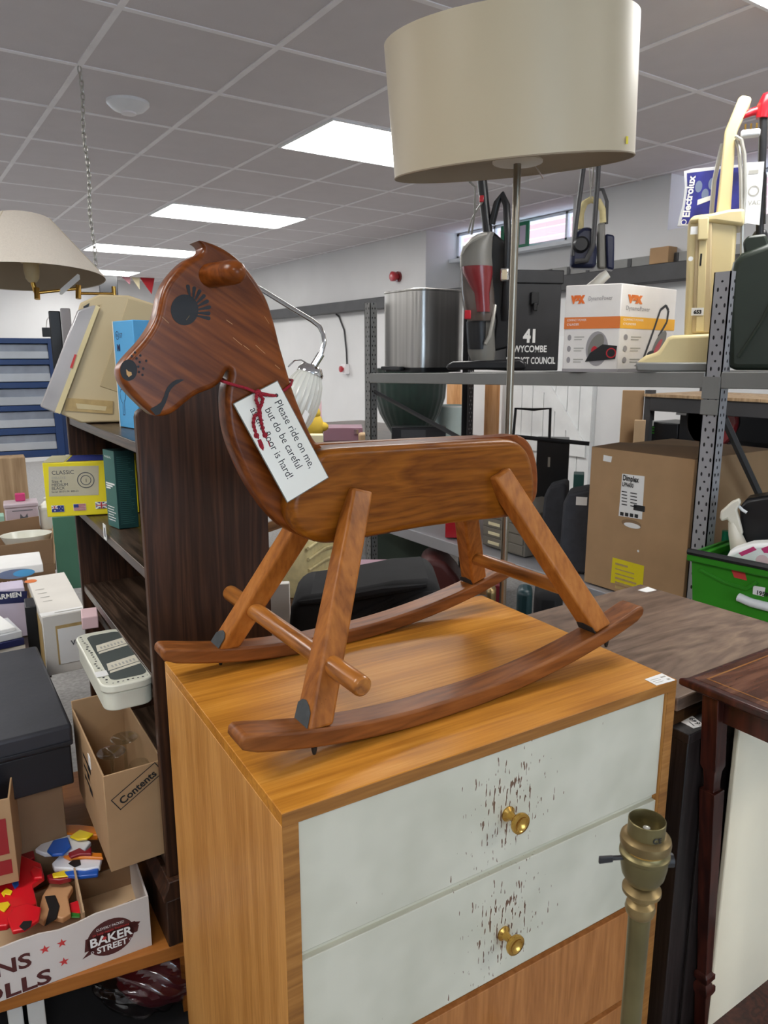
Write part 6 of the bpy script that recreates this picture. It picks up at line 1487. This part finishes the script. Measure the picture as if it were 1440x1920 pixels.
part('moulded_rib', MB().tube([(.02, -.006, hz-.062), (.10, -.006, hz-.085), (.17, -.006, hz-.09), (.20, -.006, hz-.06)], .006, 6), 'crate_green', gc)
a, b = gq(1376, 1112); mb = MB(); p_ = Pl((0, -.006, 0), (1, 0, 0), (0, 0, 1)); 
pts = [gq(1414, 1097), gq(1437, 1101), gq(1434, 1118), gq(1413, 1113)]
p_.poly(mb, pts, 0); c_ = gq(1419, 1113); p_.text(mb, '1959', c_[0], c_[1], .018, 1, k=2, bold=.0006)
part('price_label', mb, ['label_white', 'black_ink'], gc)
part('white_handle', MB().tube([(gq(1388, 1118)[0], -.012, gq(1388, 1118)[1]), (gq(1412, 1128)[0], -.014, gq(1412, 1128)[1]), (gq(1450, 1138)[0], -.012, gq(1450, 1138)[1])], .014, 10), 'white_gloss', gc)
part('red_print', MB().quad([(gq(1372, 1066)[0], -.0055, gq(1372, 1066)[1]), (gq(1398, 1071)[0], -.0055, gq(1398, 1071)[1]), (gq(1402, 1088)[0], -.0055, gq(1402, 1088)[1]), (gq(1378, 1082)[0], -.0055, gq(1378, 1082)[1])], 0), 'brand_red', gc)
# stand for the crate: a low shelf of the rack bay to the right
Fz = Fr((Pc0.x+.02, Pc0.y-.55, FLOOR), 0)
st = thing('low_stool', 'plain low stand carrying the green crate', 'stand', Fz)
part('stand_top', MB().box(-.02, .40, -.15, .56, zt0-.30-FLOOR-.02, zt0-.30-FLOOR-.001), 'shelf_wood', st)
for x in (0, .34):
    for y in (-.13, .5): part('leg', MB().box(x, x+.04, y, y+.04, 0, zt0-.30-FLOOR-.02), 'shelf_wood', st)
# spray bottle and packets in the crate
Fs = Fr(gfr.P+gfr.e1*.22+gfr.e2*.17+Vector((0, 0, .012)))
sbt = thing('spray_bottle', 'white trigger spray bottle leaning in the green crate', 'bottle', Fs)
part('bottle_body', MB().tube([(.02, 0, .0), (.03, 0, .10), Fs.p3(1386, 1030), Fs.p3(1378, 1000), Fs.p3(1374, 978)], [.038, .04, .030, .020, .014], 16), 'spray_white', sbt)
part('trigger_head', MB().xz(S(Fs, [(1350, 970), (1352, 958), (1372, 940), (1386, 934), (1390, 942), (1382, 955), (1388, 976), (1394, 1000), (1378, 1008), (1368, 980), (1364, 972), (1354, 977)]), -.014, .014), 'spray_white', sbt, bevel=.005)
part('trigger', MB().tube([Fs.p3(1384, 948), Fs.p3(1392, 956), Fs.p3(1400, 961)], .005, 8), 'white_gloss', sbt)
def blob(name, label, cat, F, L, y0, y1, m, **k): return solo(name, label, cat, MB().xz(S(F, L), y0, y1), m, F, bevel=.012, seg=3, **k)
Fk = Fr(gfr.P+gfr.e1*.30+gfr.e2*.10+Vector((0, 0, .012)))
wp = blob('wipes_packet', 'white and pink wipes packet lying in the green crate', 'packet', Fk, [(1364, 1072), (1364, 1038), (1380, 1028), (1412, 1018), (1450, 1016), (1455, 1080)], -.02, .05, 'label_white')
mb = MB(); p_ = Pl((0, -.0205, 0), (1, 0, 0), (0, 0, 1)); p_.poly(mb, S(Fk, [(1386, 1034), (1414, 1022), (1420, 1028), (1392, 1040)]), 0); p_.poly(mb, S(Fk, [(1428, 1026), (1448, 1018), (1448, 1034), (1434, 1034)]), 0); p_.disc(mb, *Fk(1430, 1048), .018, 1)
part('packet_print', mb, ['pink', 'toy_pink'], wp)
Fk2 = Fr(gfr.P+gfr.e1*.10+gfr.e2*.26+Vector((0, 0, .012)))
solo('green_bottle', 'small dark green bottle standing in the back of the green crate', 'bottle', MB().lathe([(.03, 0), (.03, .18), (.014, .21), (.014, Fk2(1360, 995)[1])], c=(Fk2(1361, 1010)[0], 0, 0)), 'exit_green', Fk2)
Fk3 = Fr(gfr.P+gfr.e1*.36+gfr.e2*.24+Vector((0, 0, .012)))
blob('black_appliance', 'black plastic appliance with curved top sticking up out of the crate', 'appliance', Fk3, [(1400, 1040), (1388, 1000), (1386, 950), (1400, 936), (1460, 926), (1470, 1060)], -.0, .1, 'black_plastic')
# far rack with dark boxes
X4 = 3.45
y0r, y1r = onx(1209, 745, X4).y, .9
Fq = Fr((X4, y0r, FLOOR), 0); zq = onx(1209, 738, X4).z
fk = thing('far_rack', 'dark grey rack beyond the large carton carrying boxes and a red reel', 'rack', Fq)
part('post', MB().box(0, .04, -.04, 0, 0, zq-FLOOR+.02), 'rack_dark', fk)
part('post', MB().box(.5, .54, -.04, 0, 0, zq-FLOOR+.02), 'rack_dark', fk)
part('post', MB().box(0, .04, y1r-y0r, y1r-y0r+.04, 0, zq-FLOOR+.02), 'rack_dark', fk)
part('beam', MB().box(-.005, .035, y1r-y0r, -.04, zq-FLOOR-.09, zq-FLOOR-.015), 'rack_dark', fk, bevel=.003)
part('shelf_deck', MB().box(-.01, .5, y1r-y0r, -.0, zq-FLOOR-.015, zq-FLOOR), 'light_ply', fk)
zr2 = onx(1240, 833, X4).z
part('shelf_deck', MB().box(0, .5, y1r-y0r, -.0, zr2-FLOOR-.02, zr2-FLOOR), 'rack_dark', fk)
part('back_sheet', MB().box(.52, .53, y1r-y0r, -.045, .2, zq-FLOOR-.02), 'rack_dark', fk)
def onfar(name, lab, cat, u0, u1, v0, m, dep=.25, dx=.03):
    a, b = onx(u1, 800, X4+dx), onx(u0, 800, X4+dx); zt_ = onx((u0+u1)/2, v0, X4+dx).z
    return solo(name, lab, cat, MB().box(0, dep, 0, b.y-a.y, 0, zt_-zr2-.002), m, Fr((X4+dx, a.y, zr2+.001), 0), bevel=.006)
o = onfar('battery_box', 'black and green printed box on the far rack', 'box', 1213, 1271, 792, 'black_plastic')
mb = MB(); p_ = Pl((0, .32, 0), (0, -1, 0), (0, 0, 1)); p_.text(mb, 'VERDE', .03, .05, .05, 0, bold=.001); p_.rect(mb, .12, .09, .05, .03, 1)
mb.v = [(x, min(y, .3), z) for x, y, z in mb.v]; part('box_print', mb, ['crate_green', 'label_white'], o)
o = onfar('black_toolbox', 'black angular toolbox with white tag on the far rack', 'box', 1273, 1318, 772, 'black_plastic')
part('white_tag', MB().box(-.003, 0, .10, .16, .16, .18), 'label_white', o)
P = onx(1328, 810, X4+.02); rl = thing('cable_reel', 'round red cable reel on the far rack beside the post', 'reel', Fr((X4+.06, P.y, zr2+.001), 0))
part('reel_disc', MB().lathe([(.13, 0), (.135, .01), (.135, .03), (.13, .04)], c=(-.03, 0, .137), ax=(1, 0, 0)), 'bin_red', rl)
part('reel_drum', MB().lathe([(.09, .041), (.09, .12)], c=(-.03, 0, .137), ax=(1, 0, 0)), 'black_plastic', rl)
bb('leaning_card', 'tall folded brown cardboard leaning beyond the far rack post', 'cardboard', 1162, 1203, 732, 900, 4.15, .04, 'card', base=FLOOR)
bb('leaning_card', 'short piece of brown cardboard beside the far rack post', 'cardboard', 1186, 1207, 788, 900, 4.05, .04, 'card_light', base=FLOOR)
# white ledged door on the right wall
P0y, P1y = onx(966, 760, XR).y, onx(1118, 760, XR).y
dr = struct('door_1', MB().box(XR-.035, XR-.002, P1y, P0y, FLOOR, 1.55), 'door_white')
mb = MB()
n = 7
for i in range(n): y = P1y+(P0y-P1y)*i/n; mb.box(XR-.044, XR-.0355, y+.004, y+(P0y-P1y)/n-.004, FLOOR+.02, 1.5)
part('door_boards', mb, 'door_white', dr, smooth=False)
zz = onx(1050, 832, XR-.06).z
mb = MB().box(XR-.062, XR-.0445, P1y+.03, P0y-.03, zz-.08, zz+.03)
mb.hexa([(XR-.060, P1y+.05, zz+.03), (XR-.060, P1y+.16, zz+.03), (XR-.060, P1y+.75, 1.45), (XR-.060, P1y+.64, 1.45)], [(XR-.0445, P1y+.05, zz+.03), (XR-.0445, P1y+.16, zz+.03), (XR-.0445, P1y+.75, 1.45), (XR-.0445, P1y+.64, 1.45)])
part('door_braces', mb, 'door_white', dr, smooth=False)
# far table with lampshades and bric-a-brac
TT = .85
ft = thing('trestle_table', 'long table under the green shade and black radio behind the rack', 'table', Fr((2.25, 3.85, FLOOR), 0))
part('table_top', MB().box(-.75, 1.25, .0, 1.7, TT-FLOOR-.03, TT-FLOOR), 'shelf_wood', ft, bevel=.003)
for x in (-.70, 1.15):
    for y in (.06, 1.6): part('leg', MB().box(x, x+.05, y, y+.05, 0, TT-FLOOR-.03), 'chair_wood', ft)
def ontab(u, v, x=None): return onz(u, v, TT+.001)
P = ontab(768, 828); P = onz(768, 822, TT+.001); Fg = Fr(P)
gs = thing('green_lampshade', 'dark green pleated fabric lampshade narrowing downwards, seen under the shelf beam', 'lampshade', Fg)
mb = MB(); n = 96; vs = []
rows = [(768, 690, 74), (768, 722, 68), (768, 745, 66), (768, 775, 56), (768, 800, 42), (768, 818, 30), (768, 823, 28)]
for uc, v, hw in rows:
    x, z = Fg(uc, v); x2, _ = Fg(uc+hw, v)
    for j in range(n): t = 2*math.pi*j/n; r_ = abs(x2-x)*(1+.015*math.cos(t*28)); vs.append((x+r_*math.cos(t), r_*math.sin(t)*.8, max(0, z)))
mb.add(vs, [(i*n+j, i*n+(j+1) % n, (i+1)*n+(j+1) % n, (i+1)*n+j) for i in range(len(rows)-1) for j in range(n)]+[tuple(range(n)), tuple(range((len(rows)-1)*n, len(rows)*n))])
part('pleated_cover', mb, 'green_velvet', gs)
P = onz(848, 818, TT+.001); Fg = Fr(P); zt_ = Fg(848, 760)[1]; r0 = abs(Fg(884, 800)[0]-Fg(848, 800)[0]); r1 = abs(Fg(876, 762)[0]-Fg(846, 762)[0])
ws = thing('sage_lampshade', 'pale sage tapered lampshade standing on the far table', 'lampshade', Fg)
part('shade', MB().lathe([(r0*1.05, 0), (r1, zt_), (r1-.003, zt_-.002), (r0*1.05-.004, .003)], n=48, cap=False), 'sage_shade', ws)
part('shade_rim', MB().lathe([(r1+.001, zt_-.008), (r1+.001, zt_+.001), (r1-.004, zt_+.001)], n=48, cap=False), 'label_white', ws)
_, F = bb('black_radio', 'black radio with grey tuning panel on the far table', 'radio', 734, 836, 801, 836, 3.95, .10, 'black_plastic', base=TT+.001)
ra = col.objects['black_radio']; mb = MB(); p_ = Pl((0, 0, 0), (1, 0, 0), (0, 0, 1)); p_.poly(mb, S(F, [(752, 806), (798, 806), (798, 820), (752, 820)]), 0); part('tuning_panel', mb, 'rack_dark', ra)
bb('wardrobe_panel', 'orange pine wardrobe end standing behind the rack', 'wardrobe', 836, 884, 700, 1000, 6.1, .15, 'orange_wood', base=FLOOR)
bb('pine_board', 'narrow orange pine board leaning beside the rear rack post', 'board', 906, 934, 700, 1000, 4.7, .04, 'orange_wood', base=FLOOR)
bb('white_board', 'white board with pale edge next to the narrow pine board', 'board', 938, 958, 700, 1000, 4.75, .05, 'door_white', base=FLOOR)
_, F = bb('mauve_case', 'mauve hard case on the far table left of the rack post', 'case', 607, 680, 802, 846, 4.9, .25, 'mauve', base=TT+.001)
a, b = F(669, 808); part('case_catch', MB().box(a-.02, a+.01, -.006, 0, b-.02, b+.01), 'chrome', col.objects['mauve_case'])
P = atd(592, 830, 4.7); Fy = Fr((P.x, P.y, TT+.001)); tyy = thing('yellow_soft_toy', 'yellow soft toy slumped on the far table behind the glass lamp', 'soft toy', Fy)
def ball(mb, c, r, sx=1, sy=1, sz=1, n=18, mi=0):
    prof = [(r*math.sin(math.pi*i/10)*1.0, -r*math.cos(math.pi*i/10)*sz) for i in range(11)]; prof[0] = (.0005, prof[0][1]); prof[-1] = (.0005, prof[-1][1])
    return mb.lathe(prof, c=c, n=n, mi=mi, sx=sx, sy=sy)
q = lambda u, v: Fy.p3(u, v)
k_ = 4.7/1377
mb = ball(MB(), q(588, 800), 24*k_, .8, .8, 1.1); part('toy_body', mb, 'toy_yellow', tyy)
part('toy_arm', ball(MB(), q(604, 800), 10*k_, 1.2, 1, .9), 'toy_yellow', tyy)
part('toy_head', ball(MB(), q(586, 775), 15*k_), 'toy_yellow', tyy)
bb('pink_toy', 'pale pink soft shape behind the yellow toy', 'soft toy', 590, 603, 748, 772, 5.0, .08, 'toy_pink', base=TT+.001, bevel=.02)
bb('cream_wedge', 'cream paper bag lying in front of the yellow toy', 'bag', 580, 606, 816, 842, 4.3, .1, 'paper_cream', base=TT+.001)
bb('beige_jar', 'small beige jar at the right of the mauve case', 'jar', 672, 689, 812, 842, 4.6, .06, 'card_light', base=TT+.001, bevel=.015)
# folding chair, cushion, black bag and olive trough in the middle distance
def seat_chair(name, label, P, yaw, sc_=1.):
    F = Fr(P, yaw); c_ = thing(name, label, 'chair', F)
    for x in (-.20, .17):
        part('leg', MB().box(x, x+.035, -.2, -.165, 0, .42), 'chair_wood', c_, bevel=.004); part('leg', MB().hexa([(x, .17, 0), (x+.035, .17, 0), (x+.035, .205, 0), (x, .205, 0)], [(x, .21, .86), (x+.035, .21, .86), (x+.035, .24, .86), (x, .24, .86)]), 'chair_wood', c_, bevel=.004)
    part('seat', MB().box(-.22, .22, -.22, .22, .42, .45), 'chair_wood', c_, bevel=.008)
    for z in (.55, .68, .80): part('back_rail', MB().box(-.165, .17, .20, .22, z, z+.05), 'chair_wood', c_, bevel=.004)
    return c_, F
c1, F1 = seat_chair('wooden_chair', 'brown wooden chair holding a cream cushion behind the horse legs', (atd(572, 1090, 3.55).x, atd(572, 1090, 3.55).y, FLOOR), .5)
Fc = Fr(Vector((F1.P.x, F1.P.y, FLOOR+.453)), F1.yaw+.2); Fc = Fr(Fc.P-Fc.e2*.08-Fc.e1*.04, Fc.yaw)
cu_ = thing('cream_cushion', 'cream pleated cushion lying on the brown wooden chair', 'cushion', Fc)
part('cushion_body', MB().xz([(-.22, .0), (.16, .0), (.20, .10), (.17, .24), (.02, .31), (-.22, .30), (-.27, .15)], -.05, .10), 'cushion_cream', cu_, bevel=.035, seg=4)
for i in range(5): part('pleat', MB().tube([(-.24, -.052, .05+i*.05), (-.05, -.058, .04+i*.055), (.16, -.052, .02+i*.05)], .008, 6), 'cushion_cream', cu_)
P = atd(690, 1185, 2.05); Fk = Fr((P.x, P.y, .40))
bg_ = thing('black_bag', 'large black fabric bag slumped between the chair and the rack', 'bag', Fk)
L_ = [(540, 1200), (545, 1140), (562, 1118), (620, 1112), (680, 1102), (740, 1090), (800, 1086), (822, 1096), (832, 1125), (838, 1200)]
part('bag_body', MB().xz([(x, max(z, 0)) for x, z in S(Fk, L_)], -.02, .26), 'black_fabric', bg_, bevel=.03, seg=4)
for pts in ([(560, 1130), (640, 1122), (720, 1108), (800, 1098)], [(700, 1180), (740, 1140), (790, 1118), (820, 1110)], [(600, 1190), (680, 1150), (740, 1120)]):
    part('fabric_fold', MB().tube([Fk.p3(u, v, -.02) for u, v in pts], [.006]+[.014]*(len(pts)-2)+[.006], 8), 'black_fabric', bg_)
bb('mauve_box', 'flat mauve box edge showing behind the black bag', 'box', 640, 765, 1079, 1100, 2.45, .2, 'mauve', base=.40)
bt_ = bb('bag_crate', 'low crate under the black bag', 'crate', 545, 838, 1351, 1400, 2.02, .75, 'card_dark', base=FLOOR)[0]
for ch in (): pass
P = atd(740, 1080, 4.55); Fo = Fr((P.x, P.y, FLOOR)); og = thing('garden_trough', 'olive green metal trough on legs seen under the horse body', 'trough', Fo)
z1 = Fo(740, 985)[1]; 
part('trough_tub', MB().xz(S(Fo, [(690, 985), (845, 985), (838, 1040), (800, 1058), (740, 1066), (700, 1060)]), 0, .32), 'olive_metal', og, bevel=.01)
for u in (705, 812): part('leg', MB().tube([Fo.p3(u, 1055, .05), (Fo(u, 1055)[0], .05, .0)], .012, 8), 'olive_metal', og)
part('diagonal_strut', MB().tube([Fo.p3(752, 1096, -.02), Fo.p3(785, 1066, -.02), Fo.p3(822, 1020, -.02)], .012, 8), 'olive_metal', og)
for i, (u, lab) in enumerate(((708, 'dark spindle nearest the horse front leg'), (728, 'dark spindle second from the horse front leg'), (752, 'dark spindle under the middle of the trough'), (770, 'dark spindle left of the brown bolster'))):
    Fs_ = Fr(atd(u, 1110, 4.0)); b_ = FLOOR-Fs_.P.z
    solo('stair_spindle', lab, 'spindle', MB().tube([(0, 0, b_), (0, 0, b_+.3), (0, 0, .14)], [.018, .022, .016], 8), 'ebony', Fs_, 'dark spindles')
_, F = bb('white_dust_sheet', 'pale blue white sheet hanging behind the dark spindles', 'sheet', 560, 800, 1040, 1130, 5.2, .02, 'bag_paper', base=FLOOR)
P = atd(830, 1110, 3.75); Fb_ = Fr(P); b_ = FLOOR-P.z
solo('brown_bolster', 'dark brown rounded upholstered bolster behind the black bag', 'bolster', MB().xz([(x, z) for x, z in S(Fb_, [(788, 1100), (786, 1062), (806, 1048), (834, 1056), (856, 1080), (880, 1120)])]+[(.15, b_), (-.12, b_)], 0, .3), 'brand_brown', Fb_, bevel=.03, seg=3)
bb('teal_bottle', 'dark teal plastic bottle on the floor behind the chest corner', 'bottle', 968, 998, 1108, 1160, 2.6, .1, 'dark_teal', base=FLOOR, bevel=.02)
bb('red_toolbox', 'deep red toolbox on the floor beyond the chest corner', 'box', 925, 948, 1098, 1150, 2.9, .2, 'deep_red', base=FLOOR)
bb('black_holdall', 'black holdall on the floor beside the teal bottle', 'bag', 1000, 1055, 1112, 1165, 2.8, .25, 'black_fabric', base=FLOOR, bevel=.03)
bb('brass_dish', 'small brass dish at the rear corner of the chest', 'dish', 912, 930, 1106, 1125, 2.3, .08, 'old_brass', base=FLOOR, bevel=.015)
# low white storage box behind front legs
bb('pale_plywood', 'pale plywood sheet standing behind the far front leg', 'board', 498, 545, 1095, 1215, 2.5, .03, 'card_white', base=FLOOR)
# ================================================================== UNDER THE LOW BENCH
F = Fr(atd(285, 1960, 1.66)); F.P.z = FLOOR+.0125
sq = thing('plastic_sack', 'clear crumpled plastic sack full of red fabric under the low bench', 'sack', F)
import bmesh
def crumple(sx, sy, sz, c, amp, seed, n=3):
    bm = bmesh.new(); bmesh.ops.create_icosphere(bm, subdivisions=n+1, radius=1)
    random.seed(seed); ph = [(random.uniform(3, 11), random.uniform(3, 11), random.uniform(3, 11), random.uniform(0, 6)) for _ in range(8)]
    mb = MB(); vs = []
    for v in bm.verts:
        d = sum(math.sin(v.co.x*a+v.co.y*b+v.co.z*e+f) for a, b, e, f in ph)/8
        k = 1+amp*abs(d)*2; vs.append((c[0]+v.co.x*sx*k, c[1]+v.co.y*sy*k, max(.001, c[2]+v.co.z*sz*k)))
    mb.add(vs, [[q.index for q in f.verts] for f in bm.faces]); bm.free(); return mb
xb, _ = F(290, 1900); ztp = F(290, 1835)[1]
part('red_contents', crumple(.10, .09, ztp*.42, (xb+.03, .13, ztp*.43), .10, 3), 'deep_red', sq)
part('clear_film', crumple(.125, .11, ztp*.5, (xb+.0, .13, ztp*.5), .12, 5, 4), 'plastic_film', sq)
bb('white_skirting_board', 'pair of upright white boards at the bottom left under the bench', 'board', 12, 42, 1878, 1900, 1.62, .2, 'card_white', base=FLOOR+.0125)
bb('white_upright', 'narrow white upright board at the bottom left edge', 'board', 50, 84, 1872, 1900, 1.62, .2, 'card_white', base=FLOOR+.0125)
solo('darkening_mat', 'black fabric mat added to darken the floor under the low bench', 'mat', MB().box(-.6, .45, -.25, .95, .001, .012), 'black_fabric', Fr((0, 1.45, FLOOR), -.19), bevel=.003)  # mat added so the floor under the bench reads dark
